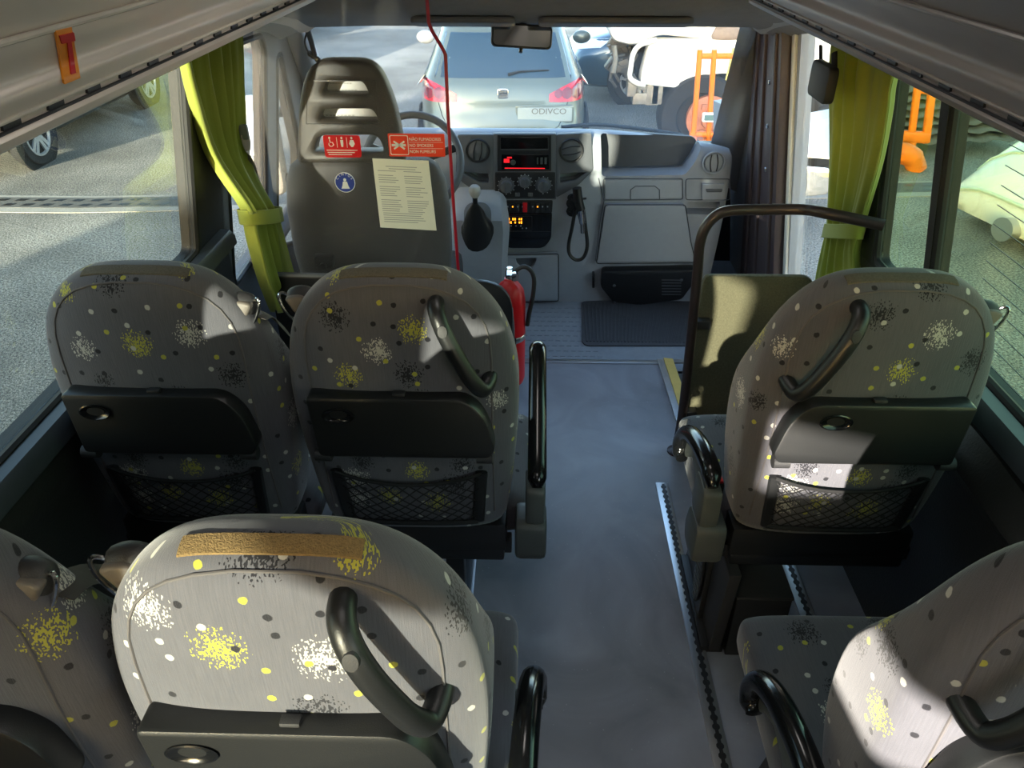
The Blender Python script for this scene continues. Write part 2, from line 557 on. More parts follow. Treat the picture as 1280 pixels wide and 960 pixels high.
def floor_mat(name, col, rough):
    m, nt, b, out = nodes(name)
    N, L = nt.nodes.new, nt.links.new
    tc = N('ShaderNodeTexCoord')
    n1 = N('ShaderNodeTexNoise'); n1.inputs['Scale'].default_value = 3.0; n1.inputs['Detail'].default_value = 10; n1.inputs['Distortion'].default_value = 1.2
    n2 = N('ShaderNodeTexVoronoi'); n2.inputs['Scale'].default_value = 38; n2.inputs['Randomness'].default_value = 1
    n3 = N('ShaderNodeTexNoise'); n3.inputs['Scale'].default_value = 420
    for n in (n1, n2, n3): L(tc.outputs['Object'], n.inputs['Vector'])
    r = N('ShaderNodeValToRGB'); c = lin(col)
    r.color_ramp.elements[0].color = tuple(x*0.72 for x in c[:3])+(1,); r.color_ramp.elements[0].position = 0.3
    r.color_ramp.elements[1].color = tuple(x*1.35 for x in c[:3])+(1,); r.color_ramp.elements[1].position = 0.72
    L(n1.outputs[0], r.inputs[0])
    sp = N('ShaderNodeMath'); sp.operation = 'LESS_THAN'; sp.inputs[1].default_value = 0.07; L(n2.outputs['Distance'], sp.inputs[0])
    mx = N('ShaderNodeMix'); mx.data_type = 'RGBA'; L(sp.outputs[0], mx.inputs[0]); L(r.outputs[0], mx.inputs[6]); mx.inputs[7].default_value = (0.32, 0.34, 0.38, 1)
    L(mx.outputs[2], b.inputs['Base Color'])
    rr = N('ShaderNodeMath'); rr.operation = 'MULTIPLY_ADD'; rr.inputs[1].default_value = 0.3; rr.inputs[2].default_value = rough-0.12; L(n1.outputs[0], rr.inputs[0])
    L(rr.outputs[0], b.inputs['Roughness'])
    bp = N('ShaderNodeBump'); bp.inputs['Strength'].default_value = 0.2; bp.inputs['Distance'].default_value = 0.001
    L(n3.outputs[0], bp.inputs['Height']); L(bp.outputs[0], b.inputs['Normal'])
    return m
M_floor = floor_mat('vinyl_floor', (134, 137, 147), 0.34)
M_cabfloor = mat('cab_floor_rubber', (146, 153, 163), 0.5, bump=0.6, bscale=60, var=0.15)

# ------------------------------------------------------------ body of the van
LF = Fr((-1.05, 0, 0.750), (0, 1, 0), (0.14, 0, 1))      # left wall plane, normal inward
RF = Fr((1.03, 0, 0.775), (0, 1, 0), (-0.14, 0, 1))      # right wall plane, normal outward
def wx(z): return 1.0-max(z-0.8, 0)*0.14
def quad_hole(a0, a1, b0, b1, r=0.05): return rpoly([(a0, b0), (a1, b0), (a1, b1), (a0, b1)], r, 5)
SILL = 0.012
# window openings (Y range on the wall planes)
LFo = Fr(LF.p(0, 0, -0.05), LF.ex, LF.ey); RFo = Fr(RF.p(0, 0, 0.05), RF.ex, RF.ey)
aL, bL = LFo.px(210, 85); aL2, bL2 = LFo.px(232, 325)
WINL = [rpoly([(1.085, SILL), (aL2-0.02, SILL), (aL, 0.67), (1.085, 0.67)], 0.03, 5), quad_hole(0.06, 0.46, SILL, 0.67, 0.04), quad_hole(-2.05, -0.58, SILL, 0.67, 0.05)]
rA, _ = RFo.px(1135, 117); rB, _ = RFo.px(1114, 300)
pA, _ = RFo.px(1207, 160); pB, _ = RFo.px(1192, 318)
qA, _ = RF.px(1168, 160); qB, _ = RF.px(1160, 318)
WINR = [rpoly([(qB, SILL), (rB, SILL), (rA, 0.67), (qA, 0.67)], 0.03, 4), rpoly([(0.35, SILL), (pB, SILL), (pA, 0.67), (0.35, 0.67)], 0.04, 4)]
bm = BM(); plate(bm, LF, [(-2.3, 0), (2.50, 0), (2.50, 1.10), (-2.3, 1.10)], WINL, 0.05, c=0.0)
M_shell = mat('black_lining', (20, 20, 21), 0.6, bump=0.2, bscale=500)
wall_left = struct('wall_left', bm, M_shell)
bm = BM(); plate(bm, RF, [(-2.3, 0), (2.30, 0), (2.30, 1.10), (-2.3, 1.10)], WINR+[quad_hole(-1.6, 0.1, SILL, 0.67)], 0.05, c=0.05)
wall_right = struct('wall_right', bm, M_shell)
bm = BM(); box(bm, (-1.08, 0.1, 0.333), (0.05, 4.8, 0.836)); struct('wall_left_lower', bm, M_panel)
bm = BM(); box(bm, (1.06, -0.1, 0.345), (0.05, 4.4, 0.86)); struct('wall_right_lower', bm, M_panel)
# glass and rubber seals
for k, (F_, pts, g, c) in enumerate(((LF, WINL[0], G_tintL, -0.02), (LF, WINL[1], G_tintL, -0.02), (LF, WINL[2], G_tintL, -0.02), (RF, WINR[0], G_tintR, 0.03), (RF, WINR[1], G_tintR, 0.03))):
    bm = BM(); plate(bm, F_, pts, (), 0.005, c=c)
    w = struct('window_%d' % (k+1), bm, g)
    cx = sum(p[0] for p in pts)/len(pts); cy = sum(p[1] for p in pts)/len(pts)
    ring = [F_.p(p[0], p[1], c+(0.016 if F_ is LF else -0.016)) for p in pts]
    bm = BM(); tube(bm, ring, 0.012, 8, closed=True); obj('window_seal', bm, M_rub, w)
    if k == 4:   # demister lines in the rear side window
        bm = BM()
        for i in range(15):
            b = 0.04+i*0.043
            tube(bm, [F_.p(0.37, b, c-0.007), F_.p(1.62, b, c-0.007)], 0.0011, 4)
        obj('demister_lines', bm, M_black, w)
# sill ledges under the windows
for nm, s, y0, y1 in (('trim_1', -1, -2.2, 2.45), ('trim_2', 1, -2.2, 2.08)):
    bm = BM()
    prof = [(0.005, 0.815), (0.035, 0.812), (0.05, 0.795), (0.052, 0.765), (0.03, 0.755), (0.005, 0.755)]
    loft(bm, [[V((s*((1.05 if s < 0 else 1.03)-x), y, z-(0.05 if s < 0 else 0.025))) for x, z in prof] for y in (y0, y1)])
    struct(nm, bm, mat('sill_grey', (62, 68, 74), 0.35) if s < 0 else MATS['sill_grey'])
# padded side panels with the ridge seen below the windows
for nm, s, y0, y1 in (('wall_left_panel', -1, -1.5, 2.15), ('wall_right_panel', 1, -1.5, 2.10)):
    bm = BM()
    prof = [(0.0, 0.70), (0.03, 0.695), (0.045, 0.68), (0.06, 0.655), (0.085, 0.635), (0.09, 0.615), (0.065, 0.60), (0.055, 0.57), (0.06, 0.35), (0.09, 0.10), (0.11, 0.0), (0.0, 0.0)]
    ys = [y0+(y1-y0)*i/24 for i in range(25)]
    rg = random.Random(3)
    rings = []
    for y in ys:
        w = 0.006*math.sin(y*7.1)+0.004*math.sin(y*17)
        rings.append([V((s*((1.05 if s < 0 else 1.03)-(0.2 if s < 0 else 0.62)*(x+(w if 0.5 < z < 0.7 else 0))), y, z+(0.4*w if 0.55 < z < 0.68 else 0))) for x, z in prof])
    loft(bm, rings)
    struct(nm, bm, M_panel)
# floors
bm = BM()
box(bm, (0, 0.0, -0.03), (2.16, 4.6, 0.06)); box(bm, (-0.225, 2.59, -0.03), (1.65, 0.58, 0.06))
struct('floor', bm, M_floor)
bm = BM(); box(bm, (0, 3.56, -0.08), (2.34, 1.36, 0.06)); struct('floor_cab', bm, M_cabfloor)
bm = BM(); box(bm, (0.82, 2.60, -0.38), (0.44, 0.62, 0.05)); box(bm, (0.61, 2.60, -0.2), (0.02, 0.6, 0.34)); box(bm, (0.82, 2.89, -0.22), (0.44, 0.02, 0.34)); box(bm, (0.82, 2.305, -0.2), (0.44, 0.01, 0.34))
struct('floor_step', bm, M_dashblk)
# aluminium trims: front edge, step edge, seat tracks
bm = BM(); box(bm, (0.27, 2.885, 0.002), (0.70, 0.030, 0.008), bevel=0.002); box(bm, (0.80, 2.90, 0.0), (0.36, 0.03, 0.006)); struct('trim_3', bm, M_alu)
bm = BM()
e0, e1 = at(822, 449, Z=0.0), at(851, 545, Z=0.0)
hexa(bm, [V((e0.x-0.005, 2.90, -0.001)), V((e0.x+0.022, 2.90, -0.001)), V((0.602, 2.32, -0.001)), V((0.575, 2.32, -0.001)), V((e0.x-0.005, 2.90, 0.012)), V((e0.x+0.022, 2.90, 0.012)), V((0.602, 2.32, 0.012)), V((0.575, 2.32, 0.012))])
struct('trim_4', bm, M_alu)
bm = BM()
hexa(bm, [V((e0.x+0.022, 2.90, -0.03)), V((e0.x+0.062, 2.90, -0.03)), V((0.645, 2.32, -0.03)), V((0.602, 2.32, -0.03)), V((e0.x+0.022, 2.90, 0.018)), V((e0.x+0.062, 2.90, 0.014)), V((0.645, 2.32, 0.014)), V((0.602, 2.32, 0.018))])
struct('trim_5', bm, M_yellow)
def track(name, x0, w, y0, y1, full):
    bm = BM(); box(bm, (x0+w/2, (y0+y1)/2, 0.003), (w, y1-y0, 0.008), bevel=0.001)
    t = struct(name, bm, M_alu)
    if full:
        bm = BM()
        y = y0+0.02
        k = 0
        while y < y1-0.01:
            cyl(bm, (x0+w*0.58, y, 0.0068), (x0+w*0.58, y, 0.0082), 0.0095, n=10)
            y += 0.025
        box(bm, (x0+w*0.58, (y0+y1)/2, 0.0075), (0.009, y1-y0-0.02, 0.001))
        obj('track_slot', bm, M_dashblk, t)
    return t
track('trim_6', 0.445, 0.042, 0.3, 2.07, True)
track('trim_7', 0.775, 0.042, 0.3, 2.05, True)
track('trim_8', -0.165, 0.014, 0.3, 2.1, False)
# ceiling and the rear of the van behind the camera
bm = BM(); box(bm, (0, 0.15, 1.915), (1.9, 5.0, 0.05)); struct('ceiling', bm, M_ceil)
M_lamp = mat('lamp_diffuser', (255, 236, 214), 0.5, emit=((250, 244, 238), 3.4), var=0)
for k, y in enumerate((-0.9, 0.35, 1.6)):
    cl = thing('ceiling_lamp', ('interior lamp on the ceiling at the rear of the van', 'interior lamp on the ceiling above the second row of seats', 'interior lamp on the ceiling above the front row of seats')[k], 'lamp', (0, y, 1.88), 'interior ceiling lamps')
    bm = BM(); box(bm, (0, y, 1.882), (0.26, 0.44, 0.016), bevel=0.005); obj('lamp_base', bm, M_white, cl)
    bm = BM(); box(bm, (0, y, 1.868), (0.22, 0.40, 0.016), bevel=0.005); obj('lamp_diffuser', bm, M_lamp, cl)
bm = BM(); plate(bm, Fr((0, -2.3, 0), (1, 0, 0), (0, 0, 1)), [(-1.10, -0.08), (1.08, -0.08), (1.08, 0.8), (0.93, 1.94), (-0.95, 1.94), (-1.10, 0.8)], [rpoly([(-0.93, 1.24), (-0.48, 1.24), (-0.48, 1.33), (-0.70, 1.41), (-0.93, 1.46)], 0.02, 3)], 0.05)  # unseen rear opening, outline shaped to aim sun patches at the right seats
struct('wall_back', bm, M_dark)

# ------------------------------------------------------------ luggage racks
def rack(side, label, m1):
    t = thing('luggage_rack', label, 'luggage rack', (side*0.6, 1.0, 1.5), 'overhead luggage racks')
    r0 = {-1: (0.413, 0.38, 0.365, 0.30, 0.238, 0.10), 1: (0.4257, 0.40, 0.385, 0.315, 0.25, 0.11)}[side]
    xs = (0.600, 0.599, 0.598, 0.588, 0.560, 0.49)
    pts = [(x, 1.72-r*x) for x, r in zip(xs, r0)]
    lip, slot, ridge, face, seam, up = pts
    Y0, Y1 = -1.3, 2.375
    def strip(prof, close_back=0.02):
        # prof list of (x, z): outside face; make a thick sheet
        back = [(x+close_back, z+close_back*0.6) for x, z in prof][::-1]
        return prof+back
    s = side
    def ext(bm, prof):
        loft(bm, [[V((s*x, y, z)) for x, z in prof] for y in (Y0, Y1)])
    # underside tray
    bm = BM(); ext(bm, [lip, (lip[0]+0.03, lip[1]-0.012), (0.90, 1.475), (0.90, 1.505), (lip[0]+0.03, lip[1]+0.02)]); obj('underside', bm, m1, t)
    # bottom lip strip, rounded
    mid = (lip[0]*0.5+slot[0]*0.5-0.004, lip[1]*0.5+slot[1]*0.5)
    bm = BM(); ext(bm, strip([(lip[0]+0.012, lip[1]-0.006), lip, mid, (slot[0], slot[1]-0.002)])); obj('lip', bm, m1, t)
    # slotted strip
    bm = BM(); ext(bm, strip([(slot[0]+0.004, slot[1]), (ridge[0]+0.003, ridge[1])], 0.015)); obj('slot_strip', bm, M_rackdk if s > 0 else m1, t)
    bm = BM()
    tube(bm, [V((s*(slot[0]-0.001), Y0, slot[1]-0.002)), V((s*(slot[0]-0.001), Y1, slot[1]-0.002))], 0.0022, 6)
    d = (ridge[0]-slot[0], ridge[1]-slot[1])
    y = 0.7
    while y < 2.33:
        q = (slot[0]+0.004+d[0]*0.35, slot[1]+d[1]*0.35)
        fr = Fr((s*q[0], y, q[1]), (0, 1, 0), (s*d[0], 0, d[1]))
        box(bm, (0, 0, 0), (0.036, 0.0065, 0.008), fr)
        y += 0.098
    obj('vent_slot', bm, M_dashblk, t)
    # bulging face: ridge -> face -> seam
    arc = [V((x, 0, z)) for x, z in (ridge, ((ridge[0]+face[0])/2-0.008, (ridge[1]+face[1])/2+0.002), face, ((face[0]+seam[0])/2-0.004, (face[1]+seam[1])/2+0.004), seam)]
    arc = spline(arc, 6)
    bm = BM(); ext(bm, strip([(p.x, p.z) for p in arc])); f = obj('face_panel', bm, m1, t, smooth=50)
    bm = BM()
    tube(bm, [V((s*(seam[0]+0.001), Y0, seam[1])), V((s*(seam[0]+0.001), Y1, seam[1]))], 0.004, 8)
    tube(bm, [V((s*(ridge[0]-0.001), Y0, ridge[1])), V((s*(ridge[0]-0.001), Y1, ridge[1]))], 0.003, 8)
    obj('edge_bead', bm, M_ceil if s < 0 else M_rackdk, t)
    bm = BM(); ext(bm, strip([(seam[0]+0.006, seam[1]+0.001), (up[0]+0.012, up[1]), (0.43, 1.76), (0.41, 1.885)])); obj('upper_panel', bm, m1, t, smooth=60)
    # front end cap
    bm = BM()
    cap = [(0.90, 1.475), (lip[0], lip[1]), (slot[0], slot[1]), (ridge[0], ridge[1]), (face[0], face[1]), (seam[0], seam[1]), (up[0], up[1]), (0.43, 1.76), (0.41, 1.885), (0.88, 1.89)]
    loft(bm, [[V((s*x, y, z)) for x, z in cap] for y in (Y1, Y1+0.02)]); obj('end_cap', bm, m1, t)
    bmf = BM(); bmf.from_mesh(f.data); b = bvh_of(bmf); bmf.free()
    return t, b
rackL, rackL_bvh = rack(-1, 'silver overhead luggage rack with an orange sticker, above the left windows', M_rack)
rackR, rackR_bvh = rack(1, 'shaded silver overhead luggage rack above the right windows, without a sticker', M_rackdk)
def px_on(bvh, px, py):
    d = ray(px, py).normalized()
    h = bvh.ray_cast(CAM, d)
    return h[0]
def px_patch(bm, bvh, quad, nu, nv, off, thick=0.003):
    """A thin sticker on a surface: quad of pixel corners tl, tr, br, bl."""
    tl, tr, br, bl = [V((*q, 0)) for q in quad]
    pts = []
    c = (tl+tr+br+bl)/4
    n = bvh.ray_cast(CAM, ray(c.x, c.y).normalized())[1]
    if n.dot(ray(c.x, c.y)) > 0: n = -n
    for j in range(nv+1):
        for i in range(nu+1):
            u, v = i/nu, j/nv
            q = (tl*(1-u)+tr*u)*(1-v)+(bl*(1-u)+br*u)*v
            h = bvh.ray_cast(CAM, ray(q.x, q.y).normalized())
            pts.append((h[0] if h[0] is not None else at(q.x, q.y, X=-0.55))+n*off)
    W = nu+1; f = []
    n0 = len(pts)
    back = [p-n*thick for p in pts]
    for j in range(nv):
        for i in range(nu):
            a, b_, c_, e = j*W+i, j*W+i+1, (j+1)*W+i+1, (j+1)*W+i
            f += [(a, b_, c_, e), (n0+e, n0+c_, n0+b_, n0+a)]
    edge = [(i, i+1) for i in range(nu)] + [(nu+j*W, nu+(j+1)*W) for j in range(nv)] + [(nv*W+i+1, nv*W+i) for i in reversed(range(nu))] + [((j+1)*W, j*W) for j in reversed(range(nv))]
    for a, b_ in edge: f.append((b_, a, n0+a, n0+b_))
    add_faces(bm, pts+back, f)
st = thing('hammer_sticker', 'orange sticker with a red hammer symbol on the left luggage rack', 'sticker', at(80, 65, X=-0.53))
bm = BM(); px_patch(bm, rackL_bvh, ((65, 31), (85, 27), (97, 95), (77, 103)), 4, 14, 0.004); obj('backing', bm, mat('sticker_orange', (250, 150, 36), 0.3), st)
bm = BM(); px_patch(bm, rackL_bvh, ((69, 42), (87, 38), (89, 48), (72, 52)), 3, 3, 0.0055); px_patch(bm, rackL_bvh, ((79, 50), (84, 49), (90, 88), (84, 90)), 2, 8, 0.0055)
obj('hammer_symbol', bm, M_red, st)
# ------------------------------------------------------------ passenger seats
# local seat frame: x across, y forward (0 = top of the crown), z up from the floor
ZS = [0.43, 0.47, 0.52, 0.58, 0.64, 0.70, 0.76, 0.82, 0.88, 0.92, 0.96, 0.99, 1.015, 1.04, 1.06, 1.077, 1.090, 1.099, 1.105, 1.109]
def lerp_tab(tab, z):
    if z <= tab[0][0]: return tab[0][1]
    for (a, va), (b, vb) in zip(tab, tab[1:]):
        if z <= b:
            t = (z-a)/(b-a); t = t*t*(3-2*t) if False else t
            return va+(vb-va)*t
    return tab[-1][1]
T_W = [(0.43, 0.208), (0.47, 0.217), (0.55, 0.228), (0.70, 0.240), (0.80, 0.245), (0.88, 0.241), (0.95, 0.230), (0.99, 0.217), (1.02, 0.203), (1.05, 0.182), (1.075, 0.156), (1.09, 0.134), (1.10, 0.110), (1.105, 0.088), (1.109, 0.05)]
T_R = [(0.43, -0.035), (0.50, -0.048), (0.60, -0.060), (0.70, -0.068), (0.80, -0.072), (0.90, -0.073), (1.0, -0.072), (1.05, -0.070), (1.075, -0.067), (1.088, -0.062), (1.097, -0.053), (1.102, -0.042), (1.106, -0.027), (1.109, -0.010)]
T_F = [(0.43, 0.10), (0.52, 0.105), (0.64, 0.095), (0.76, 0.080), (0.88, 0.070), (0.97, 0.062), (1.03, 0.054), (1.06, 0.047), (1.085, 0.038), (1.10, 0.026), (1.105, 0.018), (1.109, 0.006)]
T_B = [(0.43, 0.03), (0.52, 0.06), (0.62, 0.088), (0.74, 0.095), (0.82, 0.080), (0.88, 0.045), (0.94, 0.012), (1.0, 0.0), (1.124, 0.0)]
NRING = 56
def seat_ring(z):
    w, yr, yf, b = (lerp_tab(t, z) for t in (T_W, T_R, T_F, T_B))
    yc, h = (yr+yf)/2, (yf-yr)/2
    out = []
    for k in range(NRING):
        a = -PI/2 + 2*PI*(k+NRING/2)/NRING          # starts at the front middle, goes round the rear
        ca, sa = math.cos(a), math.sin(a)
        n = 2/3.0
        x = w*math.copysign(abs(ca)**n, ca)
        y = h*math.copysign(abs(sa)**n, sa)
        if y > 0: y += b*min(1, (abs(x)/w)**3)
        elif True: y += -0.000
        # rear corners well rounded
        out.append(V((x, yc+y, z)))
    return out
def rear_y(x, z):
    w, yr, yf = (lerp_tab(t, z) for t in (T_W, T_R, T_F))
    yc, h = (yr+yf)/2, (yf-yr)/2
    q = min(abs(x)/w, 0.999)
    return yc - h*(1-q**3.0)**(1/3.0)
def back_mesh():
    bm = BM()
    rings = [seat_ring(z) for z in ZS]
    uvs = []
    for i, r in enumerate(rings):
        # arc length from the rear middle
        mid = NRING//2
        row = [0]*NRING
        u = 0
        for k in range(mid, NRING-1): row[k] = u; u += (r[k+1]-r[k]).length
        row[NRING-1] = u
        u = 0
        for k in range(mid, -1, -1): row[k] = u; u -= (r[k]-r[k-1]).length if k > 0 else 0
        v = ZS[i] if i < 12 else uvs[-1][0][1] + (V((0, rear_y(0, ZS[i]), ZS[i]))-V((0, rear_y(0, ZS[i-1]), ZS[i-1]))).length
        uvs.append([(x, v) for x in row])
    # ring index 0 is front middle, NRING/2 the rear middle; u grows to +x if a grows... fix the sign by x
    if rings[8][NRING//2+4].x < 0:
        uvs = [[(-a, b) for a, b in row] for row in uvs]
    loft(bm, rings, uvs=uvs)
    bm.loops.layers.uv.active.name
    return bm
def cushion_mesh():
    bm = BM()
    rings, uvs = [], []
    ys = [0.045, 0.06, 0.10, 0.18, 0.26, 0.34, 0.40, 0.44, 0.462, 0.472]
    tops = [0.44, 0.455, 0.462, 0.462, 0.463, 0.468, 0.470, 0.462, 0.445, 0.42]
    for y, t in zip(ys, tops):
        w = 0.246 if 0.05 < y < 0.45 else 0.230
        bot = 0.355
        h = (t-bot)/2; zc = (t+bot)/2
        ring, row = [], []
        for k in range(36):
            a = -PI/2+2*PI*k/36
            ca, sa = math.cos(a), math.sin(a)
            x = w*math.copysign(abs(ca)**0.42, ca); z = h*math.copysign(abs(sa)**0.42, sa)
            ring.append(V((x, y, zc+z)))
            row.append((x*1.0, y+0.4+(t-(zc+z))*(1 if abs(x) < w*0.9 else 0.4)))
        rings.append(ring); uvs.append(row)
    loft(bm, rings, uvs=uvs)
    return bm
def on_back(x, z, off=0.0):
    return V((x, rear_y(x, z)-off, z))
def mirror_bm(bm):
    for v in bm.verts: v.co.x = -v.co.x
    bmesh.ops.reverse_faces(bm, faces=bm.faces)
    return bm
def shift_bm(bm, loc, s=1):
    if s < 0: mirror_bm(bm)
    for v in bm.verts: v.co += V(loc)
    return bm

def seat(label, group, x, y, fab, handle=0, arm=0, arm_tilt=0.0, guide=0, belt=None, leg=None, velcro=True, pedestal=None):
    """handle/arm/guide: -1 left, +1 right, 0 none."""
    L = V((x, y, 0))
    t = thing('passenger_seat', label, 'seat', L, group)
    back = obj('backrest', shift_bm(back_mesh(), L), fab, t, smooth=60, sub=1)
    # piping round the rear panel
    pts = []
    for z in (0.50, 0.62, 0.75, 0.85, 0.93): pts.append((-0.188+0.05*max(0, z-0.8)*0, z))
    for a in range(0, 181, 12):
        ar = math.radians(180-a)
        pts.append((0.188*math.copysign(abs(math.cos(ar))**0.72, math.cos(ar)), 0.93+0.162*abs(math.sin(ar))**0.85))
    for z in (0.93, 0.85, 0.75, 0.62, 0.50): pts.append((0.188, z))
    bm = BM(); tube(bm, [on_back(px_, pz, 0.0005) for px_, pz in pts], 0.0021, 6)
    obj('piping', shift_bm(bm, L), M_pipe, back)
    if velcro:
        cage = back_mesh(); bv = bvh_of(cage); cage.free()
        bm = BM(); drape(bm, bv, lambda u, v: (-0.104+0.208*u, -0.043+0.025*v, 2.0), 28, 4, (0, 0, -1), 0.0025, 0.006)
        obj('velcro_strip', shift_bm(bm, L), M_velcro if velcro == 2 else M_velcrodk, back)
    # fold-up tray
    fr = Fr((0, rear_y(0, 0.785)-0.004, 0.785), (1, 0, 0), (0, 0.02, 1))
    bm = BM()
    out = rpoly([(-0.190, 0.074), (-0.178, -0.074), (0.182, -0.074), (0.196, -0.052), (0.176, 0.030), (0.138, 0.074)], [0.012, 0.012, 0.012, 0.02, 0.03, 0.04], 4)
    if handle < 0 or (handle == 0 and x > 0): out = [(-a, b) for a, b in out][::-1]
    plate(bm, fr, out, [], 0.046, 0.006, c=0.030)
    tray = obj('folding_tray', shift_bm(bm, L), M_black, t)
    rx = -0.125 if not (handle < 0 or (handle == 0 and x > 0)) else -0.085
    bm = BM()
    lathe(bm, [(0.031, 0.0), (0.034, 0.003), (0.030, 0.004), (0.024, 0.001), (0.0, -0.003)], Fr(fr.p(rx, 0.034, 0.030), (1, 0, 0), (0, 0.02, 1)), 24)
    cpt = fr.p(rx, 0.034, 0.030)
    for v in bm.verts: v.co.z = cpt.z+(v.co.z-cpt.z)*0.55
    obj('finger_recess', shift_bm(bm, L), M_gloss, tray)
    bm = BM()
    for s in (-1, 1):
        cyl(bm, fr.p(s*0.172-0.017, -0.077, 0.016), fr.p(s*0.172+0.017, -0.077, 0.016), 0.0145, n=14)
        box(bm, (s*0.172, -0.066, 0.008), (0.022, 0.03, 0.02), fr, bevel=0.004)
    obj('tray_hinge', shift_bm(bm, L), M_dark, tray)
    bm = BM(); box(bm, (0.0, 0.077, 0.012), (0.026, 0.008, 0.016), fr, bevel=0.003); obj('tray_catch', shift_bm(bm, L), M_dark, tray)
    # net pocket
    bm = BM()
    z0, z1 = 0.482, 0.640
    def netp(u, v, off=0.010):
        xx = (u-0.5)*2*(0.150+0.012*v)
        zt = z1-0.030*(1-(2*u-1)**2)
        z = z0+(zt-z0)*v
        return V((xx, rear_y(xx, z)-off-0.010*math.sin(PI*u)*math.sin(PI*v), z))
    rg = random.Random(int(x*100)+int(y*10))
    for fam in (-1, 1):
        for i in range(-5, 15):
            pts = []
            for k in range(13):
                v = k/12
                u = (i+0.5)/10 + fam*(v-0.5)*0.55 + 0.012*math.sin(9*v+i)
                if 0 <= u <= 1: pts.append(netp(u, v))
            if len(pts) > 2: tube(bm, pts, 0.0014, 4)
    tube(bm, [netp(i/20, 1.0, 0.012) for i in range(21)], 0.0042, 6)
    tube(bm, [netp(i/20, 0.0, 0.010) for i in range(21)], 0.006, 6)
    net = obj('net_pocket', shift_bm(bm, L), M_net, t)
    bm = BM()
    for s in (0.0, 1.0):
        A = [netp(s, v/8, 0.006) for v in range(9)]
        tube(bm, A, [0.014]*9, 8, flat=0.5, up=(0, 1, 0))
    obj('net_edge', shift_bm(bm, L), M_black, net)
    # seat pan
    obj('cushion', shift_bm(cushion_mesh(), L+V((0.028*arm, 0, 0))), fab, t, smooth=60, sub=1)
    bm = BM()
    box(bm, (0, 0.22, 0.345), (0.42, 0.48, 0.035), bevel=0.008)
    box(bm, (0, 0.03, 0.40), (0.43, 0.10, 0.09), bevel=0.012)
    box(bm, (0, 0.012, 0.36), (0.455, 0.035, 0.04), bevel=0.004)
    obj('seat_base', shift_bm(bm, L), M_black, t)
    if handle:
        pts = [(0.083, 0.015, 1.058), (0.086, -0.022, 1.056), (0.096, -0.040, 1.032), (0.114, -0.046, 0.99), (0.135, -0.046, 0.945), (0.155, -0.043, 0.905), (0.171, -0.032, 0.880), (0.182, -0.008, 0.884), (0.185, 0.02, 0.890)]
        P3 = [V((a, rear_y(a, c)+b, c)) for a, b, c in pts]
        bm = BM(); tube(bm, spline(P3, 5), 0.0165, 14)
        if handle < 0: mirror_bm(bm)
        h = obj('grab_handle', shift_bm(bm, L), M_black, t, smooth=60)
        bm = BM()
        q = P3[2]*0.75+P3[3]*0.25
        lathe(bm, [(0.0, 0.0024), (0.009, 0.0016), (0.0105, -0.003)], Fr(q+V((0.0, -0.0160, 0.004)), (1, 0, 0), (0, 0.25, 1)), 18)
        for v in bm.verts: v.co.z = q.z+(v.co.z-q.z)*1.4
        if handle < 0: mirror_bm(bm)
        obj('screw_cap', shift_bm(bm, L), M_dark, h)
    if arm:
        s = arm
        piv = V((0.285, 0.02, 0.575))
        def A(p):
            d = V(p)-piv
            c_, s_ = math.cos(arm_tilt), math.sin(arm_tilt)
            return piv+V((d.x, d.y*c_-d.z*s_, d.y*s_+d.z*c_))
        xa = 0.286
        if arm_tilt: cps = ((xa, -0.03, 0.572), (xa, 0.0, 0.600), (xa, 0.10, 0.648), (xa, 0.22, 0.700), (xa, 0.305, 0.733), (xa, 0.332, 0.728), (xa, 0.325, 0.708))
        else: cps = ((xa, -0.035, 0.585), (xa, 0.0, 0.607), (xa+0.004, 0.07, 0.607), (xa+0.010, 0.15, 0.590), (xa+0.016, 0.205, 0.560), (xa+0.020, 0.228, 0.520), (xa+0.020, 0.220, 0.492), (xa+0.020, 0.200, 0.484))
        path = spline(cps, 6)
        n = len(path)
        rad = [0.010+0.019*min(1, math.sin(PI*min(i/(n-1)*1.0, 1))*1.9) for i in range(n)]
        rad = [min(0.0225, max(0.012, r)) if i < n*0.7 else max(0.015, min(0.0225, r)) for i, r in enumerate(rad)]
        bm = BM(); tube(bm, path, rad, 14, up=(1, 0, 0))
        if s < 0: mirror_bm(bm)
        ar = obj('armrest', shift_bm(bm, L), M_gloss, t, smooth=60)
        bm = BM()
        frp = Fr(V((xa+0.015, 0, 0)), (0, 1, 0), (0, 0, 1))
        if arm_tilt: prof = ((-0.03, 0.565), (0.0, 0.585), (0.10, 0.630), (0.22, 0.682), (0.315, 0.715), (0.30, 0.690), (0.22, 0.645), (0.10, 0.575), (0.05, 0.50), (-0.02, 0.47))
        else: prof = ((-0.03, 0.578), (0.02, 0.592), (0.08, 0.592), (0.15, 0.577), (0.20, 0.545), (0.212, 0.505), (0.196, 0.490), (0.175, 0.52), (0.13, 0.545), (0.075, 0.535), (0.045, 0.49), (-0.02, 0.47))
        prof = [V((0, *q)) for q in prof]
        plate(bm, frp, rpoly([(p.y, p.z) for p in prof], 0.012, 3), [], 0.030, 0.006, c=0.0)
        if s < 0: mirror_bm(bm)
        obj('armrest_body', shift_bm(bm, L), M_armgrey, ar)
        bm = BM()
        plate(bm, Fr(V((xa+0.02, 0, 0)), (0, 1, 0), (0, 0, 1)), rpoly([(-0.045, 0.575), (0.05, 0.575), (0.06, 0.49), (0.04, 0.455), (-0.045, 0.465)], 0.02, 4), [], 0.046, 0.010, c=0.0)
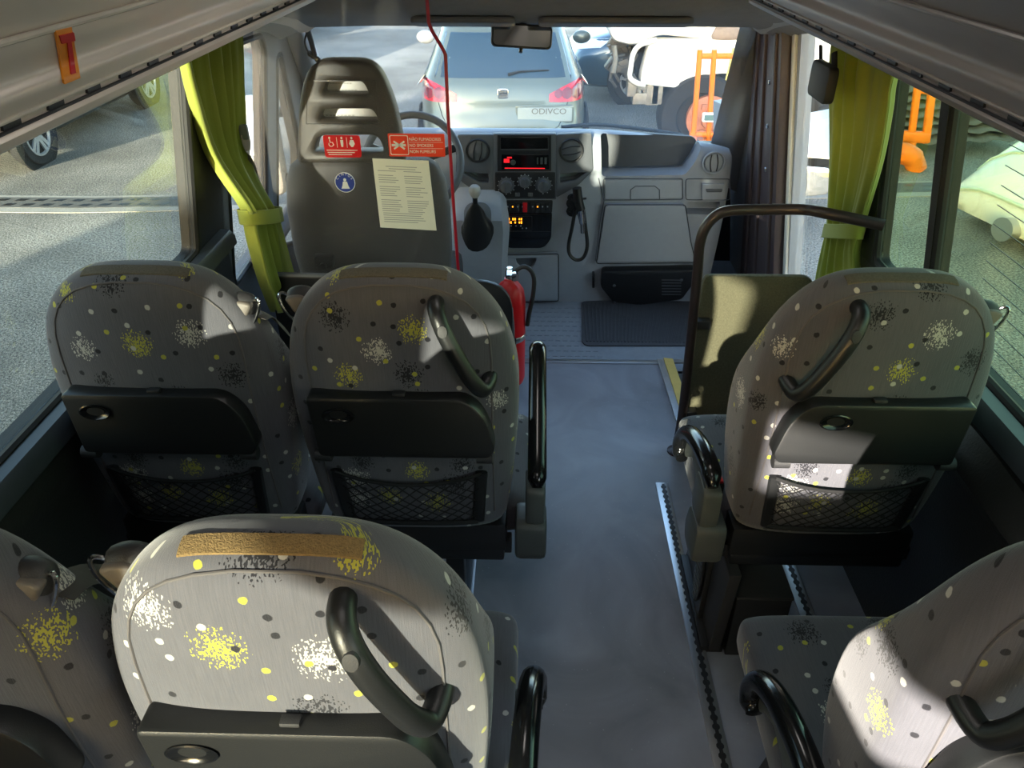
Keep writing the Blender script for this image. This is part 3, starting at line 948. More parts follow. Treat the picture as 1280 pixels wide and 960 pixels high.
        plate(bm, Fr(V((xa+0.025, 0, 0)), (0, 1, 0), (0, 0, 1)), rpoly([(-0.055, 0.475), (0.05, 0.47), (0.07, 0.40), (0.05, 0.352), (-0.05, 0.352)], 0.03, 4), [], 0.075, 0.012, c=0.0)
        if s < 0: mirror_bm(bm)
        obj('armrest_bracket', shift_bm(bm, L), M_armgrey, t)
        if s < 0:
            bm = BM(); box(bm, (0.232, 0.10, 0.47), (0.022, 0.035, 0.055), bevel=0.004)
            if s < 0: mirror_bm(bm)
            bk = obj('belt_buckle', shift_bm(bm, L), M_black, t)
            bm = BM(); box(bm, (0.232, 0.10, 0.500), (0.016, 0.028, 0.008), bevel=0.002)
            if s < 0: mirror_bm(bm)
            obj('release_button', shift_bm(bm, L), M_red, bk)
    if guide:
        s = guide
        c = V((0.190, -0.008, 1.010)) if guide > 0 else V((0.204, 0.018, 1.012)); ex = V((0.86, -0.10, -0.50)).normalized()
        fr = Fr(c, ex, (0.50, 0.0, 0.86))          # normal towards the rear
        bm = BM(); t2 = bmesh.new()
        bmesh.ops.create_uvsphere(t2, u_segments=22, v_segments=14, radius=1)
        for v in t2.verts:
            q = v.co
            x_ = q.x*0.042 if q.x < 0 else q.x*0.022
            v.co = fr.p(x_, q.y*0.038, q.z*0.026)
        merge(bm, t2)
        if s < 0: mirror_bm(bm)
        g = obj('belt_guide', shift_bm(bm, L), M_dark, t, smooth=70)
        bm = BM()
        D = [(-0.024, -0.012), (-0.017, -0.022), (0.0, -0.030), (0.014, -0.031), (0.014, 0.031), (0.0, 0.030), (-0.017, 0.022), (-0.024, 0.012)]
        plate(bm, fr, rpoly(D, 0.007, 3), [], 0.020, 0.005, c=0.0275)
        if s < 0: mirror_bm(bm)
        obj('guide_face', shift_bm(bm, L), M_guide, g, smooth=50)
        bm = BM()
        tube(bm, [fr.p(0.018+0.012*math.cos(2*PI*k/26), 0.043*math.sin(2*PI*k/26), 0.010+0.006*math.cos(2*PI*k/26)) for k in range(26)], 0.0032, 8, closed=True)
        if s < 0: mirror_bm(bm)
        obj('belt_ring', shift_bm(bm, L), M_chrome, g)
        if belt:
            pts = spline([fr.p(0.026, 0.0, 0.004)]+[V(p) for p in belt], 6)
            bm = BM(); tube(bm, pts, 0.023, 8, flat=0.05, up=(0.25, -0.2, 1))
            if s < 0: mirror_bm(bm)
            obj('seat_belt', shift_bm(bm, L), M_belt, t, smooth=60)
    if leg is not None:
        bm = BM()
        box(bm, (leg, 0.10, 0.155), (0.048, 0.055, 0.33), bevel=0.004)
        box(bm, (leg, 0.15, 0.012), (0.06, 0.34, 0.024), bevel=0.004)
        obj('leg', shift_bm(bm, L), M_black, t)
    if pedestal:
        bm = BM()
        s = pedestal
        plate(bm, Fr(V((0.215, 0, 0)), (0, 1, 0), (0, 0, 1)), rpoly([(-0.02, 0.0), (0.34, 0.0), (0.26, 0.33), (-0.06, 0.33)], 0.01, 2), [], 0.03, 0.003)
        if s < 0: mirror_bm(bm)
        pl_ = obj('side_plate', shift_bm(bm, L), M_dark, t)
    return t

M_guide = mat('guide_face_grey', (96, 90, 84), 0.55, bump=0.2, bscale=600)
ROW1, ROW2 = 1.39, 0.655
XW, XA, XR = -0.765, -0.262, 0.708
def clu(x, lst, Y):
    out = []
    for px_, py_, r, k in lst:
        p = at(px_, py_, Y=Y)
        out.append((p.x-x, p.z, r, k))
    return out
YR1, YR2 = ROW1-0.072, ROW2-0.072
low = [(-0.10, 0.665, 0.04, 'k'), (0.12, 0.66, 0.04, 'k'), (0.02, 0.645, 0.04, 'y'), (-0.12, 0.55, 0.04, 'w'), (0.06, 0.545, 0.045, 'y'), (-0.31, 0.80, 0.05, 'w'), (0.29, 0.74, 0.05, 'w'), (0.31, 0.90, 0.05, 'k'), (0.27, 0.60, 0.045, 'y'), (-0.30, 0.95, 0.05, 'y'), (-0.29, 0.6, 0.05, 'k')]
cush = [(-0.13, 0.80, 0.05, 'k'), (0.04, 0.83, 0.05, 'k'), (0.0, 0.72, 0.045, 'y'), (0.15, 0.74, 0.05, 'k'), (-0.12, 0.62, 0.045, 'w'), (0.10, 0.6, 0.05, 'k'), (-0.05, 0.56, 0.04, 'y')]
F1 = fabric('moquette_a', clu(XW, [(133, 355, .045, 'k'), (237, 418, .045, 'w'), (172, 430, .045, 'y'), (103, 437, .04, 'w'), (290, 472, .045, 'k'), (75, 370, .03, 'y'), (130, 476, .03, 'k'), (225, 342, .03, 'y')], YR1)+low+cush, 1)
F2 = fabric('moquette_b', clu(XA, [(416, 398, .045, 'k'), (516, 413, .045, 'y'), (471, 439, .042, 'w'), (435, 470, .04, 'y'), (511, 468, .045, 'k'), (622, 506, .035, 'w'), (403, 349, .03, 'y')], YR1)+low+cush, 2)
F3 = fabric('moquette_c', clu(XR, [(1172, 360, .045, 'k'), (1101, 396, .045, 'k'), (1175, 420, .045, 'w'), (1127, 464, .042, 'y'), (1221, 455, .045, 'k'), (980, 442, .035, 'w'), (946, 512, .035, 'k')], YR1)+low+cush, 3)
F4 = fabric('moquette_d', clu(XW-0.02, [(50, 818, .05, 'y'), (95, 800, .04, 'w')], YR2)+low+cush, 4)
F5 = fabric('moquette_e', clu(XA-0.024, [(310, 703, .06, 'k'), (272, 812, .052, 'y'), (405, 825, .055, 'w'), (440, 711, .042, 'y'), (172, 770, .05, 'w'), (400, 888, .05, 'k'), (595, 800, .05, 'k'), (488, 692, .03, 'y')], YR2)+low+cush, 5)
F6 = fabric('moquette_f', [(-0.30, 0.88, 0.045, 'k'), (-0.27, 0.79, 0.045, 'y'), (-0.36, 0.83, 0.04, 'k'), (-0.34, 0.90, 0.035, 'y'), (0.0, 0.98, 0.04, 'w')]+[c for c in low if abs(c[0]) < 0.2]+cush, 6)
GS = None
belt_w = [(0.215, 0.05, 0.965), (0.240, 0.12, 0.85), (0.243, 0.22, 0.60)]
seat('patterned grey seat against the left window in the front row', GS, XW, ROW1, F1, guide=1, belt=belt_w, leg=-0.1)
seat('patterned grey aisle seat of the front left pair, directly behind the driver', GS, XA, ROW1, F2, handle=1, arm=1, arm_tilt=0.38, guide=-1, leg=0.075)
seat('single patterned grey seat by the right window, behind the carpeted board', GS, XR, ROW1, F3, handle=-1, arm=-1, guide=1, belt=[(0.215, 0.05, 0.96), (0.250, 0.09, 0.85), (0.252, 0.15, 0.70)], pedestal=-1, leg=-0.206)
seat('dim patterned grey seat left of the large sunlit one, dark belt at its shoulder', GS, XW-0.02, ROW2, F4, guide=1, belt=belt_w, leg=-0.1)
seat('large sunlit patterned grey aisle seat nearest the camera, brown strip along its top', GS, XA-0.024, ROW2, F5, handle=1, arm=1, arm_tilt=0.0, guide=-1, leg=0.075, velcro=2)
seat('patterned grey seat behind the single right seat, sunlit on its left shoulder', GS, XR+0.010, ROW2, F6, handle=-1, arm=-1, guide=1, pedestal=-1, leg=-0.206)
# box and speaker grille beside the right seats
bx = thing('equipment_box', 'black box on the floor under the single right front seat', 'box', (0.60, 1.46, 0))
bm = BM(); box(bm, (0.605, 1.47, 0.11), (0.14, 0.22, 0.215), bevel=0.004); obj('box_body', bm, M_black, bx)
bm = BM(); box(bm, (0.605, 1.47, 0.222), (0.145, 0.225, 0.01), bevel=0.003); obj('box_lid', bm, M_dark, bx)
# ------------------------------------------------------------ partition behind the driver
YP = 2.40
PF = Fr((0, YP, 0), (1, 0, 0), (0, 0, 1))     # plane facing the camera (normal -y)
bm = BM()
bx0 = -0.885
btop = PF.px(400, 342)[1]; brt = PF.px(640, 400)[0]
plate(bm, PF, rpoly([(bx0, 0.0), (brt, 0.0), (brt+0.003, btop-0.015), (bx0, btop)], [0.01, 0.02, 0.12, 0.01], 7), [], 0.022, 0.004, c=0.022)
pb = tag(obj('partition_board', bm, M_dashblk), 'low black partition board with a rounded corner behind the driver', 'partition')
bm = BM(); tube(bm, [PF.p(a, b, 0.011) for a, b in [(bx0, btop), (brt-0.15, btop-0.012), (brt-0.09, btop-0.026), (brt-0.035, btop-0.065), (brt-0.006, btop-0.12), (brt, btop-0.2), (brt, 0.05)]], 0.010, 8)
obj('edge_strip', bm, M_dashdk, pb)
edge = [PF.px(*q) for q in ((573, 338), (566, 240), (560, 140), (557, 68), (552, 58), (540, 38), (536, 28), (534, 0))]
edge.append((edge[-1][0]-0.004, 1.86))
ps = thing('clear_screen', 'clear plastic screen edged in red behind the driver seat', 'screen', (-0.6, YP, btop))
bm = BM(); plate(bm, PF, [(-0.84, btop), (edge[0][0], btop-0.012)]+edge+[(-0.78, 1.86)], [], 0.004, c=0.006); obj('screen_sheet', bm, G_perspex, ps)
bm = BM(); tube(bm, [PF.p(a, b, 0.004) for a, b in edge], 0.0052, 8); obj('red_edging', bm, M_cordred, ps)
# red accessibility sticker
def sticker(name, label, cat, tl, br, col, r=0.008, off=0.0085):
    a0, b1 = PF.px(*tl); a1, b0 = PF.px(*br)
    t = thing(name, label, cat, PF.p((a0+a1)/2, (b0+b1)/2, off))
    bm = BM(); plate(bm, PF, rrect(a1-a0, b1-b0, r, 4, (a0+a1)/2, (b0+b1)/2), [], 0.0012, c=off); obj('backing', bm, col, t)
    return t, a0, a1, b0, b1, off
t, a0, a1, b0, b1, o = sticker('priority_sticker', 'small red sticker with three white figures on the clear screen', 'sticker', (404, 168), (453, 196), M_red)
w, h = a1-a0, b1-b0
bm = BM()
for k in range(2):
    cx, cy = a0+w*(0.50+0.27*k), b0+h*0.68
    plate(bm, PF, ell(h*0.045, h*0.06, 10, cx, cy+h*0.20), [], 0.0005, c=o+0.0006)
    plate(bm, PF, [(cx-h*0.07, cy+h*0.11), (cx+h*0.07, cy+h*0.11), (cx+h*(0.13 if k else 0.06), cy-h*0.06), (cx+h*0.04, cy-h*0.20), (cx-h*0.04, cy-h*0.20), (cx-h*(0.13 if k else 0.06), cy-h*0.06)][::-1], [], 0.0005, c=o+0.0006)
cx, cy = a0+w*0.20, b0+h*0.68
tube(bm, [PF.p(cx+h*0.10*math.cos(q), cy-h*0.08+h*0.10*math.sin(q), o+0.0006) for q in [math.radians(150+15*i) for i in range(16)]], h*0.018, 5)
tube(bm, [PF.p(cx-h*0.05, cy+h*0.13, o+0.0006), PF.p(cx-h*0.03, cy, o+0.0006), PF.p(cx+h*0.07, cy, o+0.0006), PF.p(cx+h*0.12, cy-h*0.13, o+0.0006)], h*0.022, 5)
plate(bm, PF, ell(h*0.045, h*0.05, 10, cx-h*0.05, cy+h*0.20), [], 0.0005, c=o+0.0006)
for i in range(3): box(bm, (a0+w*(0.48-0.03*i), b0+h*(0.33-0.10*i), o+0.0005), (w*(0.84-0.1*i), h*0.035, 0.0005), PF)
obj('white_figures', bm, M_white, t)
bm = BM()
for k in range(2):
    cx, cy = a0+w*(0.365+0.27*k), b0+h*0.68
    box(bm, (cx, cy, o+0.0006), (w*0.014, h*0.46, 0.0005), PF)
obj('divider_lines', bm, M_white, t)
# no smoking sticker
t, a0, a1, b0, b1, o = sticker('no_smoking_sticker', 'orange-red sticker reading NÃO FUMADORES NO SMOKERS NON FUMEURS on the clear screen', 'sticker', (485, 166), (557, 195), M_orangered, 0.003)
w, h = a1-a0, b1-b0
bm = BM()
for i, s in enumerate(('NÃO FUMADORES', 'NO SMOKERS', 'NON FUMEURS')):
    text(bm, PF.sub(a0+w*0.37, b0+h*(0.70-0.27*i), o+0.0006), s, h*0.19, fit=w*(0.56, 0.42, 0.46)[i])
for i in range(2): box(bm, (a0+w*0.67, b0+h*(0.63-0.27*i), o+0.0005), (w*0.60, h*0.012, 0.0004), PF)
obj('lettering', bm, M_white, t)
bm = BM()
fx, fy = a0+w*0.19, b0+h*0.5
plate(bm, PF, rrect(h*0.82, h*0.86, h*0.06, 3, fx, fy), [rrect(h*0.76, h*0.80, h*0.05, 3, fx, fy)], 0.0005, c=o+0.0006)
for ang in (35, -35): box(bm, (0, 0, 0.0005), (h*0.58, h*0.075, 0.0005), PF.sub(fx, fy, o, math.radians(ang)))
box(bm, (fx-h*0.02, fy, o+0.0005), (h*0.62, h*0.10, 0.0005), PF)
obj('crossed_cigarette', bm, M_white, t)
# paper notice
q = [PF.px(*p) for p in ((466, 197), (536, 200), (546, 287), (476, 283))]
t = thing('paper_notice', 'white printed notice in a plastic sleeve on the clear screen', 'notice', PF.p(q[0][0]+0.08, q[0][1]-0.1, 0.008))
bm = BM(); plate(bm, PF, q[::-1], [], 0.0015, c=0.0090); obj('sheet', bm, M_paper, t)
bm = BM()
def bil(u, v):
    q0, q1, q2, q3 = [V((*p, 0)) for p in q]
    return (q0*(1-u)+q1*u)*(1-v)+(q3*(1-u)+q2*u)*v
rg = random.Random(11)
ex = V((q[1][0]-q[0][0], q[1][1]-q[0][1], 0)); rot = math.atan2(ex.y, ex.x)
W = ex.length
for i in range(26):
    v = 0.10+0.032*i
    if i in (0, 1): segs = [(0.22+0.05*i, 0.78-0.03*i)]
    elif i < 21: segs = [(0.07, 0.45-0.12*rg.random()), (0.53, 0.93-0.15*rg.random())] if i not in (3, 8, 14) else []
    else: segs = [(0.07, 0.9-0.2*rg.random())]
    for u0, u1 in segs:
        c = bil((u0+u1)/2, v); box(bm, (0, 0, 0.0093), ((u1-u0)*W, 0.0022, 0.0004), PF.sub(c.x, c.y, 0, rot))
obj('printed_lines', bm, M_inkpale, t)
# blue belt sticker
a, b = PF.px(432, 227); R_ = 0.0325
t = thing('belt_sticker', 'round blue CINTOS sticker with a white seated figure', 'sticker', PF.p(a, b, 0.008))
bm = BM(); plate(bm, PF, ell(R_, R_, 32, a, b), [], 0.0012, c=0.0085); obj('backing', bm, M_blue, t)
bm = BM()
plate(bm, PF, ell(R_, R_, 32, a, b), [ell(R_*0.94, R_*0.94, 32, a, b)], 0.0005, c=0.0091)
plate(bm, PF, ell(R_*0.14, R_*0.16, 12, a, b+R_*0.26), [], 0.0005, c=0.0091)
plate(bm, PF, [(a-R_*0.2, b+R_*0.08), (a+R_*0.2, b+R_*0.08), (a+R_*0.28, b-R_*0.30), (a+R_*0.42, b-R_*0.62), (a-R_*0.42, b-R_*0.62), (a-R_*0.28, b-R_*0.30)][::-1], [], 0.0005, c=0.0091)
for i, ch in enumerate('CINTOS'):
    an = math.radians(150-24*i)
    text(bm, PF.sub(a+R_*0.70*math.cos(an), b+R_*0.70*math.sin(an), 0.0091, an-PI/2), ch, R_*0.34, 'CENTER')
obj('belt_symbol', bm, M_white, t)

# ------------------------------------------------------------ driver seat
YD = 2.66
DF = Fr((0, YD, 0), (1, 0, 0), (0, 0, 1))
dl = thing('driver_seat', 'grey driver seat with a tall dark slotted headrest', 'seat', (-0.535, YD+0.3, -0.05))
def ddf(pts): return [DF.px(*p) for p in pts]
# lower back: lofted rounded shell
bm = BM()
rings = []
dl_l, dl_b = DF.px(360, 300); dl_r, _ = DF.px(562, 300); dcx = (dl_l+dl_r)/2; dhw = (dl_r-dl_l)/2
zsh = DF.px(440, 205)[1]
for z, k_, yr, yf in ((0.20, 0.84, 0.02, 0.16), (0.38, 0.94, 0.0, 0.17), (0.58, 1.0, -0.012, 0.16), (0.74, 1.0, -0.015, 0.15), (zsh-0.075, 0.955, -0.010, 0.14), (zsh-0.02, 0.88, 0.0, 0.125), (zsh, 0.79, 0.015, 0.11)):
    ring = []
    for k in range(40):
        an = 2*PI*k/40
        ring.append(V((dcx+dhw*k_*math.copysign(abs(math.cos(an))**0.45, math.cos(an)), YD+(yr+yf)/2+(yf-yr)/2*math.copysign(abs(math.sin(an))**0.6, math.sin(an)), z)))
    rings.append(ring)
loft(bm, rings); obj('backrest', bm, M_seatgrey, dl, smooth=60)
# head section with three slots
out = rpoly(ddf([(371, 205), (372, 128), (386, 76), (468, 76), (492, 128), (507, 205)]), [0.02, 0.25, 0.09, 0.09, 0.25, 0.02], 7)[::-1]
def slot(x0, x1, x2, x3, y0, y1): return rpoly(ddf([(x0, y1), (x1, y0), (x2, y0), (x3, y1)]), [0.015, 0.04, 0.04, 0.015], 4)
bm = BM(); plate(bm, DF, out, [slot(402, 408, 453, 461, 102, 119), slot(397, 402, 465, 473, 137, 152), slot(392, 397, 472, 480, 170, 191)], 0.085, 0.016, c=0.0)
head = obj('headrest', bm, M_seatdk, dl, smooth=50)
bm = BM()
fr_o = ddf([(383, 155), (384, 101), (470, 101), (474, 155)])
tube(bm, [DF.p(a, b, 0.001) for a, b in fr_o], 0.0016, 6, closed=True); obj('seam_line', bm, M_black, head)
bm = BM(); box(bm, (-0.56, YD+0.35, 0.30), (0.52, 0.50, 0.14), bevel=0.05, seg=3); obj('cushion', bm, M_seatgrey, dl)
bm = BM(); box(bm, (-0.56, YD+0.30, 0.085), (0.40, 0.40, 0.28), bevel=0.01); obj('seat_base', bm, M_black, dl)
a, b = DF.px(408, 329)
bm = BM(); box(bm, (a, b+0.02, 0.015), (0.07, 0.05, 0.05), DF, bevel=0.012); cyl(bm, DF.p(a, b+0.01, 0.03), DF.p(a, b+0.01, 0.055), 0.012, n=14); obj('recline_knob', bm, M_dashblk, dl)
# printed sheet in front of the headrest seen through its slots
t = thing('headrest_sheet', 'white sheet with lines of print seen through the slots of the driver headrest', 'sheet', (-0.565, YD+0.10, 1.0))
HF = Fr((0, YD+0.10, 0), (1, 0, 0), (0, 0, 1))
c0 = HF.px(392, 98); c1 = HF.px(484, 154)
bm = BM(); plate(bm, HF, rrect(c1[0]-c0[0], c0[1]-c1[1], 0.004, 2, (c0[0]+c1[0])/2, (c0[1]+c1[1])/2), [], 0.002); obj('sheet', bm, mat('grey_white_sheet', (188, 188, 186), 0.5, var=0.03), t)
bm = BM()
for py_, x0, x1 in ((104, 408, 440), (112.5, 410, 447), (116, 408, 458), (144, 402, 444), (149, 402, 444)):
    p0 = HF.px(x0, py_); p1 = HF.px(x1, py_)
    n = 9
    for i in range(n):
        u = (i+0.45)/n; box(bm, (p0[0]+(p1[0]-p0[0])*u, p0[1], 0.0004), ((p1[0]-p0[0])/n*0.75, 0.0045, 0.0008), HF)
obj('print', bm, M_inkpale, t)

# steering wheel
sw = thing('steering_wheel', 'dark steering wheel half hidden by the driver seat', 'steering wheel', (-0.46, 3.12, 0.80))
SF = Fr((-0.478, 3.10, 0.80), (1, 0, 0), (0, 0.52, 0.85))
bm = BM(); tube(bm, [SF.p(0.195*math.cos(2*PI*k/40), 0.195*math.sin(2*PI*k/40)) for k in range(40)], 0.015, 10, closed=True); obj('rim', bm, M_dashdk, sw, smooth=60)
bm = BM()
lathe(bm, [(0, 0.02), (0.05, 0.018), (0.065, 0.0), (0.06, -0.03), (0, -0.03)], SF)
for an in (20, 160, 270): tube(bm, [SF.p(0.05*math.cos(math.radians(an)), 0.05*math.sin(math.radians(an)), 0), SF.p(0.19*math.cos(math.radians(an)), 0.19*math.sin(math.radians(an)), 0)], 0.018, 8, flat=0.5)
obj('hub', bm, M_dashblk, sw)
bm = BM(); cyl(bm, SF.p(0, 0, -0.03), SF.p(0, 0, -0.36), 0.035); obj('column', bm, M_dashblk, sw)

# ------------------------------------------------------------ dashboard
YK = 3.46
KF = Fr((0, YK, 0.5), (1, 0, 0), (0, -0.03, 1))
dash = thing('dashboard', 'grey dashboard across the cab with vents, radio and glovebox', 'dashboard', (0, 3.6, -0.05))
def dprof(x):
    q = max(0, (x-0.28)/0.6)
    top = 0.832-0.075*q**1.5
    return [(4.08, 0.63), (3.98, 0.65), (3.80, min(0.70, top-0.05)), (3.58, top-0.012), (3.52, top+0.001), (3.478, top-0.006), (3.458, top-0.024), (3.447, top-0.06), (3.452, 0.60), (3.462, 0.47), (3.49, 0.34), (3.535, 0.16), (3.575, -0.05), (4.08, -0.05)]
bm = BM()
xs = [-0.97, -0.6, -0.3, 0.0, 0.2, 0.35, 0.5, 0.62, 0.74, 0.82, 0.865]
rings = [[V((x, y, z)) for y, z in dprof(x)] for x in xs]
for x, sc in ((0.893, 0.985), (0.903, 0.96)):
    pr = dprof(0.865)
    rings.append([V((x, 3.8+(y-3.8)*(1 if y > 3.6 else sc), z if z < 0.1 else 0.1+(z-0.1)*sc)) for y, z in pr])
loft(bm, rings)
body = obj('dash_body', bm, M_dash, dash, smooth=40)
KY = {}
def kpx(*p): return KF.px(*p)
def kpoly(pts, r=0.01, n=4): return rpoly([kpx(*p) for p in pts], r, n)[::-1]
def cut(pts, depth, r=0.01):
    c = BM(); plate(c, KF, kpoly(pts, r), [], depth+0.06, c=0.06); bmesh.ops.recalc_face_normals(c, faces=c.faces)
    boolean(body, c)
cut([(751, 169), (872, 178), (878, 184), (868, 203), (856, 218), (752, 220)], 0.15, 0.015)      # long open tray
cut([(859, 252), (900, 252), (900, 268), (859, 268)], 0.08, 0.006)
cut([(577, 213), (612, 215), (612, 228), (597, 227)], 0.06, 0.006)
cut([(699, 215), (734, 213), (720, 225), (699, 228)], 0.06, 0.006)
def kplate(name, pts, m, c=0.004, d=0.03, r=0.012, bev=0.003, parent=None, n=4):
    bm = BM(); plate(bm, KF, kpoly(pts, r, n), [], d, bev, c=c); return obj(name, bm, m, parent or dash)
def kgroove(bm, pts, r=0.0024, c=0.0075, closed=True, rr=0.012):
    P = rpoly([kpx(*p) for p in pts], rr, 4) if closed else [kpx(*p) for p in pts]
    tube(bm, [KF.p(a, b, c) for a, b in P], r, 6, closed=closed)
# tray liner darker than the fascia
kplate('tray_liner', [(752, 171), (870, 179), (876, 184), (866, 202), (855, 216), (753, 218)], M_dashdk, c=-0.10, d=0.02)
# centre stack
bm = BM()
o_ = kpoly([(572, 167), (617, 167), (617, 246), (600, 242), (577, 226), (570, 215)], 0.012)
plate(bm, KF, o_, [kpoly([(578, 214), (611, 216), (611, 227), (598, 226)], 0.005)], 0.03, 0.003, c=0.015)
o_ = kpoly([(695, 167), (739, 165), (741, 212), (722, 231), (695, 246)], 0.012)
plate(bm, KF, o_, [kpoly([(700, 216), (733, 214), (719, 224), (700, 227)], 0.005)], 0.03, 0.003, c=0.015)
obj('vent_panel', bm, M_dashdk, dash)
stack = kplate('centre_stack', [(617, 166), (695, 166), (695, 248), (617, 248)], M_dashdk, c=0.017, d=0.03, r=0.006)
kplate('top_pocket', [(626, 170), (685, 170), (685, 185), (626, 185)], M_gloss, c=0.0185, d=0.01, r=0.003, parent=stack)
bm = BM()
plate(bm, KF, kpoly([(622, 167), (689, 167), (689, 212), (622, 212)], 0.004), [kpoly([(626, 169.5), (685.5, 169.5), (685.5, 185.5), (626, 185.5)], 0.003), kpoly([(627, 191.5), (686, 191.5), (686, 209.5), (627, 209.5)], 0.003)], 0.008, 0.001, c=0.021); obj('stack_bezel', bm, M_dashblk, stack)
radio = kplate('radio', [(627, 191), (686, 191), (686, 210), (627, 210)], M_gloss, c=0.022, d=0.02, r=0.004, bev=0.002, parent=dash)
bm = BM()
for p0, p1 in (((631, 207.6), (681, 209)), ((630, 196.5), (637, 201.5)), ((634, 194), (640, 196))):
    kp0, kp1 = kpx(*p0), kpx(*p1)
    box(bm, ((kp0[0]+kp1[0])/2, (kp0[1]+kp1[1])/2, 0.0225), (abs(kp1[0]-kp0[0]), abs(kp1[1]-kp0[1]), 0.0015), KF, bevel=0.0004)
obj('red_readout', bm, M_redlit, radio)
bm = BM()
kd = kpx(641.5, 201)
lathe(bm, [(0.012, 0), (0.011, 0.006), (0.0, 0.006)], KF.sub(*kd, 0.022), 20)
for k in range(3):
    kd = kpx(672+5*k, 199); box(bm, (kd[0], kd[1], 0.0225), (0.010 if k else 0.006, 0.03, 0.002), KF, bevel=0.0005)
obj('radio_controls', bm, M_btn if False else M_armgrey, radio)
# heater knobs
hp = kplate('heater_panel', [(619, 213.5), (694, 213.5), (694, 246), (619, 246)], M_dashblk, c=0.021, d=0.02, r=0.006, parent=dash)
for (x, y, r) in ((633, 230, 0.036), (656, 225, 0.030), (679, 229.5, 0.036)):
    k = kpx(x, y); f = KF.sub(*k, 0.021)
    bm = BM(); lathe(bm, [(r, 0), (r*0.98, 0.003), (r*0.74, 0.004), (r*0.72, 0.018), (r*0.66, 0.022), (0, 0.022)], f, 28); box(bm, (0, 0, 0.022), (r*0.22, r*1.2, 0.008), f, bevel=0.002)
    kn = obj('heater_knob', bm, M_dashdk, hp)
    bm = BM()
    for i in range(11):
        an = math.radians(-120-30*i+330); q = (r*1.10*math.cos(an), r*1.10*math.sin(an))
        box(bm, (q[0], q[1], 0.0006), (0.004, 0.004, 0.0012), f)
    obj('dial_marks', bm, M_btn, hp)
bm = BM()
for x in (647, 663):
    k = kpx(x, 241); box(bm, (k[0], k[1], 0.022), (0.022, 0.018, 0.006), KF, bevel=0.003)
obj('heater_button', bm, M_dashdk, hp)
# switch row
sw_ = kplate('switch_row', [(622, 250), (691, 250), (690, 265), (623, 265)], M_dashblk, c=0.014, d=0.03, r=0.006)
for i in range(10):
    x0 = 626+6.2*i; k = kpx(x0+2.6, 257.5)
    if i == 5: continue
    bm = BM(); box(bm, (k[0], k[1], 0.015), (0.018, 0.036, 0.008), KF, bevel=0.002); s_ = obj('rocker_switch', bm, M_dashblk, sw_)
    bm = BM(); box(bm, (k[0], k[1]+0.004, 0.0193), (0.006, 0.006, 0.001), KF); obj('switch_symbol', bm, M_amber if i in (2, 7) else M_btn, s_)
k = kpx(656.3, 257.3); bm = BM(); box(bm, (k[0], k[1], 0.018), (0.021, 0.045, 0.012), KF, bevel=0.002); obj('hazard_switch', bm, M_red, sw_)
# display unit
du = kplate('display_unit', [(623, 266), (690, 266), (689, 297), (680, 309), (634, 309), (624, 297)], M_gloss, c=0.013, d=0.03, r=[0.004, 0.004, 0.02, 0.03, 0.03, 0.02])
bm = BM()
rg = random.Random(5)
for row in range(2):
    for i in range(9):
        if rg.random() < 0.15: continue
        k = kpx(631+2.6*i, 272.5+4.2*row); box(bm, (k[0], k[1], 0.0133), (0.0065, 0.008+0.004*rg.random(), 0.0008), KF)
obj('amber_text', bm, M_amber, du)
bm = BM()
for x, y in ((633, 281), (639, 281), (645, 281), (651, 281), (653, 284), (658, 284)):
    k = kpx(x, y); box(bm, (k[0], k[1], 0.0133), (0.006, 0.005, 0.001), KF)
obj('display_button', bm, M_btn, du)
bm = BM(); kgroove(bm, [(626, 288), (688, 288)], 0.0012, 0.0135, False); kgroove(bm, [(626, 269), (665, 269), (665, 287), (626, 287)], 0.001, 0.0135, True, 0.003); obj('unit_seam', bm, M_dark, du)
# round vents
def vent(x, y, r, vane, m):
    k = kpx(x, y); f = KF.sub(*k, 0.014, vane)
    bm = BM(); lathe(bm, [(r, 0), (r*1.02, 0.004), (r*0.95, 0.009), (r*0.88, 0.008), (r*0.84, -0.002), (r*0.80, -0.004), (0, -0.006)], f, 32)
    v = obj('air_vent', bm, m, dash, smooth=50)
    bm = BM(); lathe(bm, [(r*0.80, 0.001), (r*0.74, 0.004), (0, 0.008)], f, 28); obj('vent_flap', bm, M_dashdk if m is not M_dash else M_dash, v)
    bm = BM()
    for s in (-1, 1): tube(bm, [f.p(s*(r*0.22+0.10*r*math.cos(t*PI-PI/2)), r*0.74*(2*t-1), 0.007) for t in [i/10 for i in range(11)]], 0.0026, 6)
    obj('vane', bm, M_dashblk, v)
vent(597.5, 187, 0.054, -0.15, M_dashblk); vent(714, 186.5, 0.054, 1.75, M_dashblk); vent(891.5, 202, 0.052, 0.1, M_dash)
# passenger side fascia
bm = BM()
kgroove(bm, [(754, 222.5), (853, 222.5), (853, 248.5), (754, 249.5)], 0.0022, 0.0085)
kgroove(bm, [(857, 223), (912, 223), (912, 249), (857, 249)], 0.002, 0.008)
kgroove(bm, [(748, 222), (755, 250), (751, 268), (744, 325)], 0.002, 0.008, False)
obj('fascia_groove', bm, M_dashdk, dash)
kplate('upper_flap', [(756, 224), (852, 224), (852, 247), (756, 248)], M_dash, c=0.0115, d=0.02, r=0.006, bev=0.002)
bm = BM(); kgroove(bm, [(788, 248), (788, 236), (794, 231.5), (818, 231.5), (824, 236), (824, 248)], 0.0022, 0.013, False); obj('flap_latch', bm, M_dashdk, dash)
cu_ = kplate('cup_holder', [(877, 228), (905, 228), (905, 248), (877, 248)], M_dash, c=0.020, d=0.03, r=0.005)
kplate('pull_lip', [(881, 234), (902, 234), (901, 238), (882, 238)], M_dashdk, c=0.026, d=0.012, r=0.004, parent=cu_)
